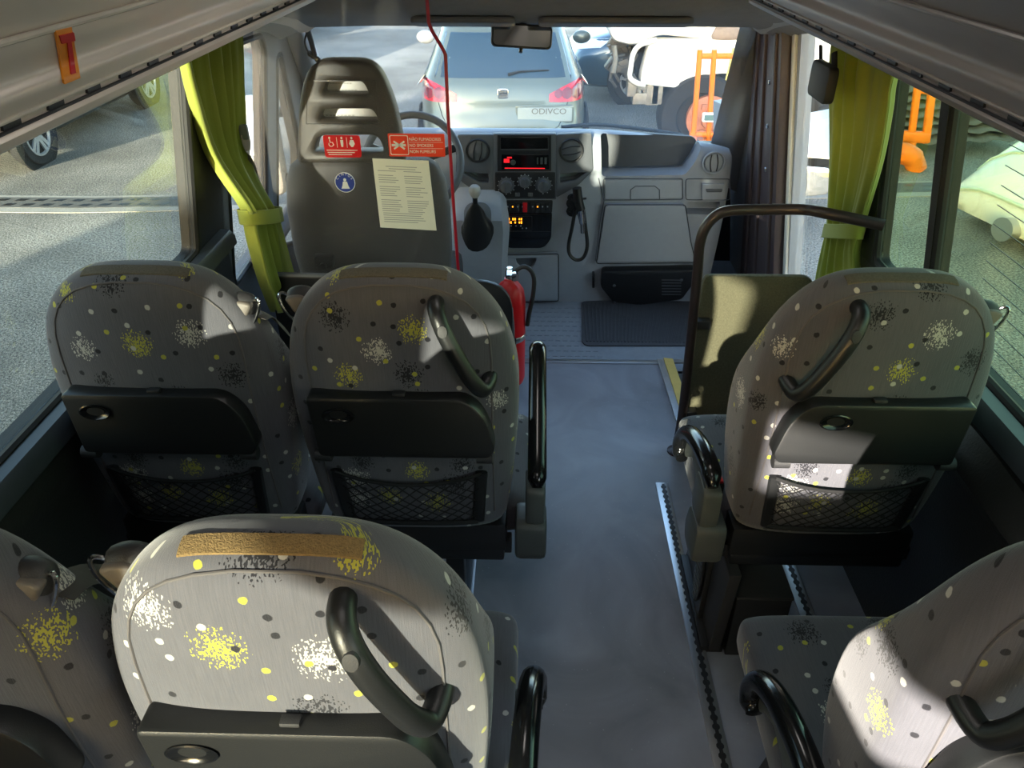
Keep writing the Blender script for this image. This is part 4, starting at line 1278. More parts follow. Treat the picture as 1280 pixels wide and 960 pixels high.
# glovebox door and the black kick panel follow the receding lower dash
LFk = Fr((0, 3.482, 0.36), (1, 0, 0), (0, -0.22, 1))
def lpoly(pts, r=0.012): return rpoly([LFk.px(*p) for p in pts], r, 4)[::-1]
bm = BM(); plate(bm, LFk, lpoly([(757, 254), (855, 254), (862, 300), (868, 324), (746, 325), (752, 285)], 0.015), [], 0.03, 0.004, c=0.022); gb = obj('glovebox_door', bm, M_dash, dash)
bm = BM(); tube(bm, [LFk.p(a, b, 0.020) for a, b in lpoly([(756, 253), (856, 253), (863, 300), (869, 325.5), (745, 326.5), (751, 285)], 0.015)], 0.0022, 6, closed=True); obj('glovebox_gap', bm, M_dashblk, gb)
bm = BM(); plate(bm, LFk, lpoly([(615, 316), (697, 314), (697, 371), (616, 374)], 0.012), [lpoly([(644, 319), (671, 318), (668, 326), (662, 333), (652, 333), (646, 327)], 0.008)], 0.03, 0.004, c=0.03); dr = obj('console_drawer', bm, M_dash, dash)
bm = BM(); tube(bm, [LFk.p(a, b, 0.028) for a, b in lpoly([(614, 315), (698, 313), (698, 372), (615, 375)], 0.012)], 0.0022, 6, closed=True); obj('drawer_gap', bm, M_dashblk, dr)
bm = BM(); plate(bm, LFk, lpoly([(643, 318), (672, 317), (672, 334), (643, 334)], 0.004), [], 0.004, c=0.006); obj('drawer_recess', bm, M_dashdk, dr)
bm = BM(); plate(bm, LFk, lpoly([(752, 333), (869, 331), (868, 345), (851, 368), (800, 375), (765, 371), (750, 352)], 0.02), [], 0.05, 0.008, c=0.045); kp = obj('kick_panel', bm, M_dashblk, dash)
bm = BM()
for x, y in ((767, 350), (850, 343), (767, 371)):
    a, b = LFk.px(x, y); lathe(bm, [(0.008, 0), (0.007, 0.003), (0, 0.003)], LFk.sub(a, b, 0.046), 12)
for i in range(6):
    a, b = LFk.px(826, 343+3.6*i); a2, b2 = LFk.px(850, 343+3.6*i); box(bm, ((a+a2)/2, b, 0.045), (a2-a, 0.004, 0.004), LFk)
obj('panel_screw', bm, M_dashdk, kp)
bm = BM()
for i in range(3):
    a, b = LFk.px(741.5, 342+6*i); box(bm, (a, b, 0.0), (0.012, 0.016, 0.06), LFk, bevel=0.003)
obj('side_buttons', bm, M_dashblk, dash)
# console under the gear lever
bm = BM()
rings = []
for z, hw, y0 in ((-0.05, 0.12, 3.44), (0.25, 0.13, 3.40), (0.40, 0.14, 3.375), (0.46, 0.135, 3.36), (0.56, 0.12, 3.42), (0.60, 0.10, 3.47)):
    rings.append([V((-0.235+a, y, z)) for a, y in ((-hw, 3.60), (-hw, y0+0.03), (-hw*0.8, y0), (hw*0.8, y0), (hw, y0+0.03), (hw, 3.60))])
loft(bm, rings); obj('gear_console', bm, M_dash, dash)
gl = thing('gear_lever', 'black gear lever with a pale knob and leather boot', 'gear lever', at(597, 275, Y=3.36))
g0 = at(597, 278, Y=3.36); g1 = at(594, 255, Y=3.30); g2 = at(593.5, 240, Y=3.275)
GF = Fr(g0, (1, 0, 0), (0, 0.35, 1))
bm = BM(); plate(bm, GF, rrect(0.125, 0.18, 0.05, 6), [], 0.03, 0.006, c=0.014); obj('gear_plate', bm, M_dashdk, gl)
bm = BM()
ax = (g1-g0)
rings = []
rg = random.Random(2)
for i in range(9):
    t_ = i/8; r = 0.060*(1-t_)**0.8+0.014
    rings.append([g0+V((0, -0.012, -0.045*(1-t_)))+ax*t_*1.05+GF.ex*(r*math.cos(2*PI*k/20)*(1+0.07*math.sin(3*2*PI*k/20+i*1.2)))+GF.ey*(r*1.15*math.sin(2*PI*k/20)*(1+0.05*math.sin(2*2*PI*k/20+i)))*(1-t_*0.5)+GF.n*(0.02*(1-t_)) for k in range(20)])
loft(bm, rings); obj('gear_boot', bm, M_black, gl, smooth=70)
bm = BM(); tube(bm, [g1+V((0, 0, -0.02)), g2], 0.011, 10); obj('shaft', bm, M_black, gl)
bm = BM(); kf = Fr(g2, (1, 0, 0), V((0, 1, 0)).cross(V((1, 0, 0)))); kf = Fr(g2-V((0, 0, 0.012)), (1, 0, 0), (0, 1, 0)); lathe(bm, [(0.014, -0.012), (0.022, 0.0), (0.026, 0.016), (0.024, 0.032), (0.015, 0.042), (0, 0.044)], kf, 20); obj('knob', bm, mat('knob_grey', (168, 164, 156), 0.3), gl, smooth=70)
# hand-held lamp on its coiled lead
hl = thing('hand_lamp', 'black hand lamp with a looped lead hanging on the dashboard', 'lamp', at(722, 260, Y=3.40))
YH = 3.40
bm = BM(); tube(bm, spline([at(721, 235, Y=YH), at(723, 250, Y=YH), at(726, 262, Y=YH)], 4), 0.021, 14); obj('lamp_handle', bm, M_black, hl)
bm = BM(); tube(bm, [at(726, 262, Y=YH), at(728, 279, Y=YH)], [0.019, 0.014], 14); tube(bm, [at(728, 279, Y=YH), at(728.5, 291, Y=YH)], 0.011, 12); obj('lamp_tip', bm, M_chrome, hl)
bm = BM()
for i in range(13):
    an = i*0.5
    p = at(716+1.5*math.sin(i), 247+2.6*i*0.6, Y=YH+0.02); tube(bm, [p+V((0.022*math.cos(q), 0.0, 0.016*math.sin(q))) for q in [2*PI*j/12 for j in range(12)]], 0.004, 6, closed=True)
obj('coiled_lead', bm, M_black, hl)
bm = BM(); tube(bm, spline([at(*p, Y=YH+0.01) for p in ((719, 262), (715, 285), (711, 305), (712, 318), (720, 325), (729, 322), (734, 308), (732, 285), (729, 262), (726, 248))], 5), 0.0085, 8); obj('lamp_lead', bm, M_black, hl)
bm = BM(); tube(bm, [at(715, 250, Y=YH), at(733, 248, Y=YH)], 0.005, 8); lathe(bm, [(0.02, 0), (0.02, 0.02), (0, 0.02)], Fr(at(722, 247, Y=YH+0.03), (1, 0, 0), (0, 0, 1))); obj('lamp_bracket', bm, M_dark, hl)
# ribbed mat
mt = [at(*p, Z=-0.048) for p in ((727, 378), (870, 372), (868, 430), (862, 433), (732, 433), (727, 428))]
bm = BM()
top = [p for p in mt]
FM = Fr((0, 0, -0.05), (1, 0, 0), (0, 1, 0))
plate(bm, FM, rpoly([(p.x, p.y) for p in mt][::-1], 0.025, 4), [], 0.010, 0.003, c=0.010)
fm = tag(obj('floor_mat', bm, mat('mat_rubber', (78, 80, 86), 0.8, bump=0.4)), 'grey ribbed rubber mat on the cab floor', 'mat')
bm = BM()
x0, x1 = mt[3].x-0.55, mt[3].x
for i in range(30):
    u = (i+0.5)/30
    xb = mt[4].x*(1-u)+mt[3].x*u; xt = mt[0].x*(1-u)+mt[1].x*u
    hexa(bm, [V((xb-0.004, mt[4].y+0.03, -0.042)), V((xb+0.004, mt[4].y+0.03, -0.042)), V((xt+0.004, mt[0].y-0.02, -0.042)), V((xt-0.004, mt[0].y-0.02, -0.042)),
              V((xb-0.003, mt[4].y+0.03, -0.036)), V((xb+0.003, mt[4].y+0.03, -0.036)), V((xt+0.003, mt[0].y-0.02, -0.036)), V((xt-0.003, mt[0].y-0.02, -0.036))])
obj('mat_ribs', bm, MATS['mat_rubber'], fm)
# tread studs on the cab floor
bm = BM()
for i in range(13):
    for j in range(12):
        box(bm, (-0.10+0.034*i+(0.017 if j % 2 else 0), 2.97+0.048*j, -0.0495), (0.022, 0.007, 0.003), Fr((0, 0, 0), (1, 0, 0), (0, 1, 0)))
obj('floor_tread', bm, M_cabfloor, bpy.data.objects['floor_cab'])
# ------------------------------------------------------------ cab shell
def beam(bm, p0, p1, w, d, up):
    """Rectangular beam with rounded edges."""
    p0, p1 = V(p0), V(p1)
    t = (p1-p0).normalized(); a = V(up).cross(t).normalized(); b = t.cross(a)
    prof = rrect(w, d, min(w, d)*0.3, 3)
    loft(bm, [[p+a*x+b*y for x, y in prof] for p in (p0, p1)])
# left cab door with its window and quarter light
fe_ = [LF.px(*q) for q in ((327, 44), (332, 62), (334, 300))]
LD_main = rpoly([(2.56, fe_[2][1]-0.02)]+[fe_[2], fe_[1], fe_[0]]+[(2.56, fe_[0][1]+0.02)], [0.05, 0.03, 0.03, 0.05, 0.05], 5)
LD_q = rpoly([LF.px(*q) for q in ((346, 72), (351, 66), (376, 185), (380, 300), (347, 310))][::-1], 0.02, 4)
bm = BM(); plate(bm, LF, [(2.49, -0.83), (4.6, -0.83), (4.6, -0.05), (4.05, 0.10), (3.36, 0.60), (2.49, 0.64)], [LD_main, LD_q], 0.05, c=0.0)
M_door = mat('door_grey', (86, 88, 92), 0.55, bump=0.2, bscale=400)
d1 = struct('door_1', bm, M_door)
bm = BM(); plate(bm, LF, LD_main, [], 0.005, c=-0.02); plate(bm, LF, LD_q, [], 0.005, c=-0.02); obj('door_glass', bm, G_clear, d1)
bm = BM()
for P_ in (LD_main, LD_q): tube(bm, [LF.p(a, b, -0.005) for a, b in P_], 0.012, 8, closed=True)
obj('window_seal', bm, M_dark, d1)
bm = BM(); tube(bm, [LF.p(3.35, -0.20, 0.03), LF.p(2.75, -0.24, 0.03)], 0.035, 10, flat=1.0); obj('door_ledge', bm, M_door, d1)
# right front door: grey inner frame with a small dark-edged light
RD_q = rpoly([RF.px(*q) for q in ((949, 118), (957, 118), (957, 250), (950, 246), (943, 225), (942, 160))], 0.012, 4)
bm = BM(); plate(bm, RF, [(3.0, -0.86), (4.6, -0.86), (4.6, -0.05), (4.05, 0.02), (3.28, 0.60), (3.0, 0.62)], [RD_q], 0.05, c=0.05)
d2 = struct('door_2', bm, M_cab)
bm = BM(); plate(bm, RF, RD_q, [], 0.005, c=0.03); obj('door_glass', bm, G_clear, d2)
bm = BM(); tube(bm, [RF.p(a, b, 0.002) for a, b in RD_q], 0.009, 8, closed=True); obj('window_seal', bm, M_rub, d2)
# entry door opening: post with screws, white edge, big glass
sR = [RF.px(*q) for q in ((962, 30), (998, 50), (984, 330), (955, 330))]
post_l0, post_r0 = RF.px(958, 60)[0], RF.px(993, 60)[0]
pl1, pr1 = RF.px(941, 330)[0], RF.px(981, 330)[0]
M_plum = mat('plum_post', (70, 60, 64), 0.45, bump=0.2, bscale=300)
bm = BM()
def ypost(b, u): # interpolate across the post at height b
    f = (b+0.3)/0.8
    l = pl1+(post_l0-pl1)*f; r = pr1+(post_r0-pr1)*f
    return r+(l-r)*u
P4 = [(ypost(-0.86, 0), -0.86), (ypost(-0.86, 1), -0.86), (ypost(0.62, 1), 0.62), (ypost(0.62, 0), 0.62)]
plate(bm, RF, P4, [], 0.06, 0.008, c=0.01); post = struct('trim_9', bm, M_plum)
bm = BM()
for u in (0.12, 0.5, 0.78): beam(bm, RF.p(ypost(-0.8, u), -0.8, -0.052), RF.p(ypost(0.6, u), 0.6, -0.052), 0.030, 0.02, RF.n)
obj('post_rib', bm, M_plum, post)
bm = BM()
for b in (-0.22, -0.02, 0.16, 0.33):
    lathe(bm, [(0.010, 0), (0.008, 0.004), (0, 0.005)], Fr(RF.p(ypost(b, 0.32), b, -0.052), RF.ey, RF.ex), 12)
obj('screw', bm, M_chrome, post)
bm = BM(); beam(bm, RF.p(ypost(-0.86, -0.05), -0.86, 0.0), RF.p(ypost(0.62, -0.05), 0.62, 0.0), 0.04, 0.025, RF.n); obj('white_edge', bm, M_white, post)
bm = BM(); plate(bm, RF, [(2.29, -0.70), (ypost(-0.7, 0), -0.70), (ypost(0.6, 0), 0.60), (2.29, 0.60)], [], 0.005, c=0.03); d3 = struct('door_3', bm, G_clear)
bm = BM(); plate(bm, RF, [(2.29, -1.2), (ypost(-0.7, 0), -1.2), (ypost(-0.7, 0), -0.55), (2.29, -0.55)], [], 0.04, 0.005, c=0.05); obj('lower_panel', bm, M_dark, d3)
bm = BM(); plate(bm, RF, [(2.30, 0.58), (3.3, 0.58), (3.3, 1.1), (2.30, 1.1)], [], 0.05, c=0.05); struct('wall_right_front', bm, M_dark)
bm = BM(); plate(bm, RF, [(1.99, -0.87), (2.30, -0.87), (2.30, 0.0), (1.99, 0.0)], [], 0.05, c=0.05); struct('wall_right_pillar', bm, M_dark)
bm = BM(); plate(bm, LF, [(2.30, -0.87), (2.52, -0.87), (2.52, 0.0), (2.30, 0.0)], [], 0.05, c=0.0); struct('wall_left_pillar', bm, M_dark)
# A pillars
bm = BM()
p0, p1 = at(886, 190, Y=3.86), at(934, -4, Y=3.22)
q0, q1 = RF.p(RF.px(925, 215)[0], RF.px(925, 215)[1], -0.004), RF.p(RF.px(966, -4)[0], RF.px(966, -4)[1], -0.004)
fw = V((0.02, 0.06, 0.0))
ring = lambda a, b: [a, a*0.66+b*0.34+V((-0.012, -0.03, 0)), a*0.33+b*0.67+V((-0.012, -0.02, 0)), b, b+fw, a+fw]
loft(bm, [ring(p0+(p0-p1)*0.15, q0+(q0-q1)*0.15), ring(p0, q0), ring(p1, q1)])
struct('trim_10', bm, M_cab, smooth=60)
bm = BM(); beam(bm, V((-0.985, 3.90, 0.66)), at(357, -6, Y=3.22), 0.085, 0.10, (0, 1, 0)); struct('trim_11', bm, M_cab)
# cab roof lining falling to the windscreen header
bm = BM()
sec = [(3.22, 1.335), (3.20, 1.302), (3.16, 1.300), (3.02, 1.345), (2.86, 1.375), (2.70, 1.44), (2.62, 1.56), (2.57, 1.75), (2.55, 1.93), (2.60, 1.95), (2.72, 1.62), (2.9, 1.45), (3.18, 1.40)]
rings = []
for x in (-0.96, -0.86, -0.6, -0.3, 0, 0.3, 0.6, 0.82, 0.96):
    e = max(0, (abs(x)-0.80)/0.16)
    rings.append([V((x, y, z-0.05*e*e)) for y, z in sec])
loft(bm, rings); struct('ceiling_cab', bm, M_head, smooth=60)
# beige arches above the cab doors, at the front ends of the racks
for nm, s in (('trim_12', -1), ('trim_13', 1)):
    bm = BM()
    pts = spline([V((s*0.905, 2.40, 1.44)), V((s*0.90, 2.62, 1.435)), V((s*0.895, 2.85, 1.41)), V((s*0.89, 3.05, 1.375)), V((s*0.875, 3.2, 1.33))], 5)
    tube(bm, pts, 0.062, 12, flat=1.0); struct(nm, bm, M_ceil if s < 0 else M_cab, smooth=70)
# windscreen
bm = BM()
rows = []
for j in range(9):
    v = j/8
    y = 4.06+(3.21-4.06)*v; z = 0.62+(1.33-0.62)*v; w = 0.98+(0.86-0.98)*v
    rows.append([V((-w+2*w*i/12, y+0.10*(1-(2*i/12-1)**2)*(1-0.6*v), z)) for i in range(13)])
loft(bm, rows, caps=False, closed=False)
struct('window_6', bm, G_screen, solid=0.005)
bm = BM(); box(bm, (0, 4.15, 0.26), (2.34, 0.06, 0.70)); struct('trim_14', bm, M_dashblk)
# wiper resting along the foot of the windscreen
wp = tag(obj('windscreen_wiper', tube(BM(), spline([V((0.16, 4.22, 0.665)), V((0.35, 4.24, 0.675)), V((0.62, 4.20, 0.66)), V((0.80, 4.15, 0.645))], 6), 0.010, 8), M_black), 'black windscreen wiper lying along the foot of the windscreen', 'wiper')
# sun visors and mirror
def visor(label, x0, x1):
    t = thing('sun_visor', label, 'sun visor', ((x0+x1)/2, 3.05, 1.33))
    bm = BM(); plate(bm, Fr((0, 2.93, 1.345), (1, 0, 0), (0, -0.93, 0.22)), rrect(x1-x0, 0.13, 0.03, 5, (x0+x1)/2, 0.0), [], 0.022, 0.008, c=0.011); obj('visor_panel', bm, M_dashdk, t)
    bm = BM(); tube(bm, spline([V((x0+0.04, 2.98, 1.345)), V((x0+0.02, 3.02, 1.335)), V((x0+0.07, 3.04, 1.332)), V((x0+0.22, 3.035, 1.335))], 5), 0.007, 8); obj('visor_arm', bm, M_cab, t)
visor('grey sun visor folded up above the driver side of the windscreen', -0.42, -0.06)
visor('grey sun visor folded up above the passenger side of the windscreen', 0.02, 0.55)
rm = thing('rear_view_mirror', 'black framed rear-view mirror hanging from the windscreen header', 'mirror', (-0.04, 3.08, 1.27))
MF = Fr((-0.038, 3.06, 1.281), (1, 0.10, -0.07), (0.05, 0.20, 1))
bm = BM(); plate(bm, MF, rrect(0.225, 0.082, 0.018, 5), [], 0.03, 0.007, c=0.0); obj('mirror_shell', bm, M_dashblk, rm)
bm = BM(); plate(bm, MF, rrect(0.210, 0.068, 0.014, 5), [], 0.002, c=0.0015); obj('mirror_glass', bm, mat('mirror_glass', (225, 225, 222), 0.03, metal=1.0, var=0), rm)
bm = BM(); tube(bm, [MF.p(0, 0.0, -0.03), V((-0.035, 3.12, 1.315)), V((-0.035, 3.17, 1.345))], [0.012, 0.016, 0.034], 10); tube(bm, [MF.p(0.0, -0.038, -0.01), MF.p(-0.002, -0.056, -0.005)], 0.007, 8); obj('mirror_stem', bm, M_dashblk, rm)
# small jointed arm on the left pillar
ja = thing('bracket_arm', 'thin black jointed arm on the pillar left of the windscreen', 'bracket', at(388, 60, Y=3.3))
bm = BM(); tube(bm, [at(384, 36, Y=3.25), at(389, 52, Y=3.3), at(394, 72, Y=3.34)], [0.012, 0.011, 0.010], 8); obj('arm', bm, M_dashblk, ja)
bm = BM(); tube(bm, spline([at(384, 40, Y=3.25), at(381, 52, Y=3.27), at(385, 64, Y=3.30), at(392, 70, Y=3.33)], 5), 0.004, 6)
for q in ((392, 70), (388, 67), (397, 74)): lathe(bm, [(0, -0.012), (0.012, -0.006), (0.012, 0.006), (0, 0.012)], Fr(at(*q, Y=3.33), (1, 0, 0), (0, 0, 1)), 12)
obj('joint', bm, M_dashblk, ja)
# driver seat belt on the door pillar
sb = thing('shoulder_belt', 'pale seat belt hanging from the pillar beside the driver door', 'seat belt', at(315, 230, Y=2.55))
bm = BM(); tube(bm, spline([at(306, 168, Y=2.58), at(314, 205, Y=2.58), at(326, 250, Y=2.6), at(333, 275, Y=2.61)], 5), 0.016, 8, flat=0.14, up=(0, 0, 1)); obj('webbing', bm, mat('pale_webbing', (148, 138, 128), 0.8), sb)
bm = BM(); c = at(335, 282, Y=2.61)
box(bm, (c.x, c.y, c.z), (0.035, 0.012, 0.03), bevel=0.004); tube(bm, [c+V((-0.008, 0, 0)), c+V((0.012, 0, -0.045)), c+V((0.026, 0, -0.045)), c+V((0.012, 0, 0.01))], 0.004, 6); obj('buckle_tongue', bm, M_chrome, sb)
bm = BM(); c = at(305, 165, Y=2.58); box(bm, (c.x, c.y, c.z), (0.03, 0.02, 0.05), bevel=0.008); obj('top_anchor', bm, M_grey, sb)

# ------------------------------------------------------------ curtains
def cloth_mat(name, col):
    m, nt, b, out = nodes(name)
    N, L = nt.nodes.new, nt.links.new
    tc = N('ShaderNodeTexCoord'); n = N('ShaderNodeTexNoise'); n.inputs['Scale'].default_value = 500; L(tc.outputs['Object'], n.inputs['Vector'])
    r = N('ShaderNodeMix'); r.data_type = 'RGBA'; c = lin(col)
    r.inputs[6].default_value = tuple(x*0.85 for x in c[:3])+(1,); r.inputs[7].default_value = tuple(x*1.12 for x in c[:3])+(1,); L(n.outputs[0], r.inputs[0])
    L(r.outputs[2], b.inputs['Base Color']); b.inputs['Roughness'].default_value = 0.75; b.inputs['Sheen Weight'].default_value = 0.3
    tl = N('ShaderNodeBsdfTranslucent'); L(r.outputs[2], tl.inputs[0])
    mx = N('ShaderNodeMixShader'); mx.inputs[0].default_value = 0.25
    L(b.outputs[0], mx.inputs[1]); L(tl.outputs[0], mx.inputs[2]); L(mx.outputs[0], out.inputs['Surface'])
    return m
M_cloth = cloth_mat('green_curtain_cloth', (150, 160, 60))
def curtain(label, rows, folds, amp, s, tie_i):
    """rows: (left point, right point) from top to bottom; folds run down the cloth."""
    t = thing('curtain', label, 'curtain', rows[tie_i][0], 'green curtains tied back at the pillars')
    L_ = spline([r[0] for r in rows], 8); R_ = spline([r[1] for r in rows], 8)
    NU = 72
    bm = BM(); grid = []
    inn = V((-s, 0, 0))
    for j, (a, b) in enumerate(zip(L_, R_)):
        row = []
        wdt = (b-a).length
        for i in range(NU+1):
            u = i/NU
            ph = 2*PI*folds*u
            am = amp*min(1.0, wdt/0.28+0.25)
            d = am*(math.sin(ph+0.25*math.sin(j*0.15))+0.35*math.sin(2.3*ph+1.1))
            row.append(a*(1-u)+b*u+inn*(0.016+am+d))
        grid.append(row)
    loft(bm, grid, caps=False, closed=False)
    obj('cloth', bm, M_cloth, t, smooth=80, solid=0.002)
    j = tie_i*8
    a, b = L_[j], R_[j]
    bm = BM()
    ring = []
    mid = (a+b)/2; hw = (b-a)/2*1.06; dep = amp*1.9+0.012
    for z in (-0.022, 0.022):
        pass
    pts = [mid+hw*math.cos(q)+inn*(0.016+amp+dep*math.sin(q)) for q in [2*PI*k/28 for k in range(28)]]
    rings = [[p+V((0, 0, z)) for p in pts] for z in (-0.024, -0.02, 0.02, 0.024)]
    loft(bm, rings, caps=False); obj('tie_band', bm, M_cloth, t, smooth=80, solid=0.003)
    bm = BM(); tube(bm, [p+inn*(0.004+0.0) for p in [r[-1] for r in grid]], 0.0028, 6); obj('hem_edge', bm, M_cloth, t)
    return t
def lp(x, y, dx=0.0): # point on the left wall surface
    F2 = Fr(LF.p(0, 0, 0.04), LF.ex, LF.ey); a, b = F2.px(x, y); return LF.p(a, b, 0.0)
def rp(x, y):
    F2 = Fr(RF.p(0, 0, -0.04), RF.ex, RF.ey); a, b = F2.px(x, y); return RF.p(a, b, 0.0)
def lq(x, y): return at(x, y, X=-0.915)
def ext_top(r0, r1, up=0.12):
    d = [(r0[k]-r1[k]).normalized()*up for k in (0, 1)]
    return [r0[0]+d[0], r0[1]+d[1]]
rowsL = [[lp(225, 78), lp(302, 44)], [lp(236, 120), lp(305, 120)], [lp(262, 195), lp(308, 200)], [lq(288, 256), lq(320, 258)], [lq(294, 272), lq(327, 266)], [lq(299, 300), lq(338, 298)], [lq(313, 350), lq(352, 345)], [lq(330, 391), lq(362, 384)]]
rowsL = [[V((rowsL[0][0].x+0.01, rowsL[0][0].y-0.02, 1.468)), V((rowsL[0][1].x+0.01, rowsL[0][1].y, 1.468))]]+rowsL
curtain('bright green curtain tied back at the left pillar beside the driver', rowsL, 5, 0.024, -1, 5)
rowsR = [[rp(1037, 72), rp(1113, 106)], [rp(1036, 130), rp(1108, 140)], [rp(1035, 200), rp(1095, 205)], [rp(1032, 270), rp(1074, 275)], [rp(1031, 290), rp(1070, 292)], [rp(1027, 312), rp(1066, 318)], [rp(1020, 345), rp(1068, 350)], [rp(1012, 390), rp(1072, 400)]]
rowsR = [[V((rowsR[0][0].x-0.01, rowsR[0][0].y, 1.468)), V((rowsR[0][1].x-0.01, rowsR[0][1].y-0.02, 1.468))]]+rowsR
curtain('dull green curtain tied back at the right pillar beside the entry door', rowsR, 4, 0.014, 1, 5)
# black bracket hanging by the right curtain
hk = thing('hanging_bracket', 'dark bracket with a strap hanging above the right curtain', 'bracket', at(1035, 100, X=0.86))
bm = BM(); c = at(1035, 102, X=0.86); plate(bm, Fr(c, (0, 1, 0), (0, 0, 1)), rrect(0.16, 0.10, 0.02, 4), [], 0.03, 0.006); obj('bracket_body', bm, M_dark, hk)
bm = BM(); tube(bm, [at(1026, 58, X=0.87), at(1026, 90, X=0.865)], 0.010, 8, flat=0.5); tube(bm, [at(1043, 66, X=0.87), at(1043, 92, X=0.865)], 0.010, 8, flat=0.5); obj('strap', bm, M_dark, hk)

# ------------------------------------------------------------ entrance: rail and carpeted board
gr = thing('grab_rail', 'curved dark steel grab rail beside the entry steps', 'rail', (0.56, 2.26, 0))
rl = [at(846, 560, Y=2.255), at(854, 510, Y=2.255), at(864, 420, Y=2.255), at(872, 340, Y=2.255), at(875, 305, Y=2.255), at(882, 284, Y=2.255), at(896, 269, Y=2.255), at(916, 263, Y=2.255), at(960, 262, Y=2.25), at(1005, 262, Y=2.22), at(1030, 266, Y=2.17)]
rl = [V((rl[0].x, rl[0].y, 0.0))]+rl
end = RF.p(2.08, rl[-1].z-0.8, 0.0); rl.append(V((1.0, 2.10, rl[-1].z-0.01)))
bm = BM(); tube(bm, spline(rl, 6), 0.0165, 14); obj('tube', bm, M_steel, gr, smooth=70)
bm = BM(); lathe(bm, [(0.034, 0), (0.034, 0.006), (0.02, 0.012), (0, 0.012)], Fr((rl[0].x, rl[0].y, 0), (1, 0, 0), (0, 1, 0)), 20); obj('floor_flange', bm, M_steel, gr)
CFm = Fr((0, 2.30, 0), (1, 0, 0), (0, 0, 1))
c = [CFm.px(*q) for q in ((883, 343), (1012, 344))]
cb = thing('carpeted_board', 'upright board covered in olive carpet beside the grab rail', 'board', (0.74, 2.3, 0))
bm = BM(); plate(bm, CFm, rpoly([(c[0][0]-0.012, 0.0), (c[1][0]+0.07, 0.0), (c[1][0]+0.07, c[1][1]-0.11), (c[1][0]+0.0, c[1][1]), (c[0][0], c[0][1]), (c[0][0]-0.01, c[0][1]-0.02)], [0.01, 0.01, 0.02, 0.03, 0.012, 0.01], 4), [], 0.024, 0.006, c=0.012); obj('board', bm, M_carpet, cb)
bm = BM()
for z in (0.16, 0.52): box(bm, (0.575, 2.272, z), (0.05, 0.035, 0.03), bevel=0.004)
obj('clamp', bm, M_dark, cb)
# fire extinguisher at the end of the partition
fe = thing('fire_extinguisher', 'red fire extinguisher hung at the end of the black partition board', 'fire extinguisher', (-0.06, 2.46, 0.17))
ep = at(657, 430, Y=2.46); ex_ = V((ep.x-0.058, 2.46, 0.17)); FE = Fr(ex_, (1, 0, 0), (0, 1, 0))
bm = BM(); lathe(bm, [(0, 0.0), (0.050, 0.0), (0.056, 0.02), (0.056, 0.33), (0.050, 0.375), (0.034, 0.40), (0.020, 0.41), (0.019, 0.42), (0, 0.42)], FE, 28); cyl_ = obj('cylinder', bm, M_red, fe, smooth=50)
bm = BM(); lathe(bm, [(0.0562, 0.185), (0.0575, 0.187), (0.0575, 0.205), (0.0562, 0.207)], FE, 28); obj('clamp_band', bm, M_alu, fe)
bm = BM(); lathe(bm, [(0, 0.42), (0.015, 0.42), (0.015, 0.445), (0.010, 0.46), (0, 0.46)], FE, 16); box(bm, (0.0, -0.02, 0.452), (0.018, 0.08, 0.010), FE, bevel=0.003); lathe(bm, [(0, -0.01), (0.015, -0.008), (0.015, 0.008), (0, 0.01)], Fr(FE.p(0.018, -0.03, 0.44), (1, 0, 0), (0, 0, 1)), 16); obj('valve', bm, M_chrome, fe)
bm = BM(); tube(bm, spline([FE.p(0.012, 0, 0.44), FE.p(0.045, -0.005, 0.465), FE.p(0.072, -0.01, 0.455), FE.p(0.085, -0.01, 0.42), FE.p(0.082, -0.01, 0.36), FE.p(0.070, -0.01, 0.29), FE.p(0.063, -0.01, 0.24)], 6), 0.008, 10); obj('hose', bm, M_dark, fe)
bm = BM(); box(bm, (0.0, -0.030, 0.195), (0.05, 0.055, 0.03), FE, bevel=0.003); obj('wall_bracket', bm, M_dark, fe)
# oval speaker grille on the side plate of the right seat
st_ = [o for o in bpy.data.objects if o.name.startswith('side_plate') and o.parent and abs(o.parent.location.y-ROW1) < 0.01][0]
bm = BM(); gx = XR-0.232
gf = Fr((gx-0.003, 1.50, 0.155), (0, -1, 0), (0, 0, 1))
plate(bm, gf, ell(0.035, 0.095, 24), [], 0.006, 0.001, c=0.004); gg = obj('oval_grille', bm, M_dashblk, st_)
bm = BM()
for i in range(9): box(bm, (0, -0.08+0.02*i, 0.005), (0.06*math.sqrt(max(0.05, 1-((-0.08+0.02*i)/0.095)**2)), 0.004, 0.003), gf)
obj('grille_bar', bm, M_armgrey, gg)
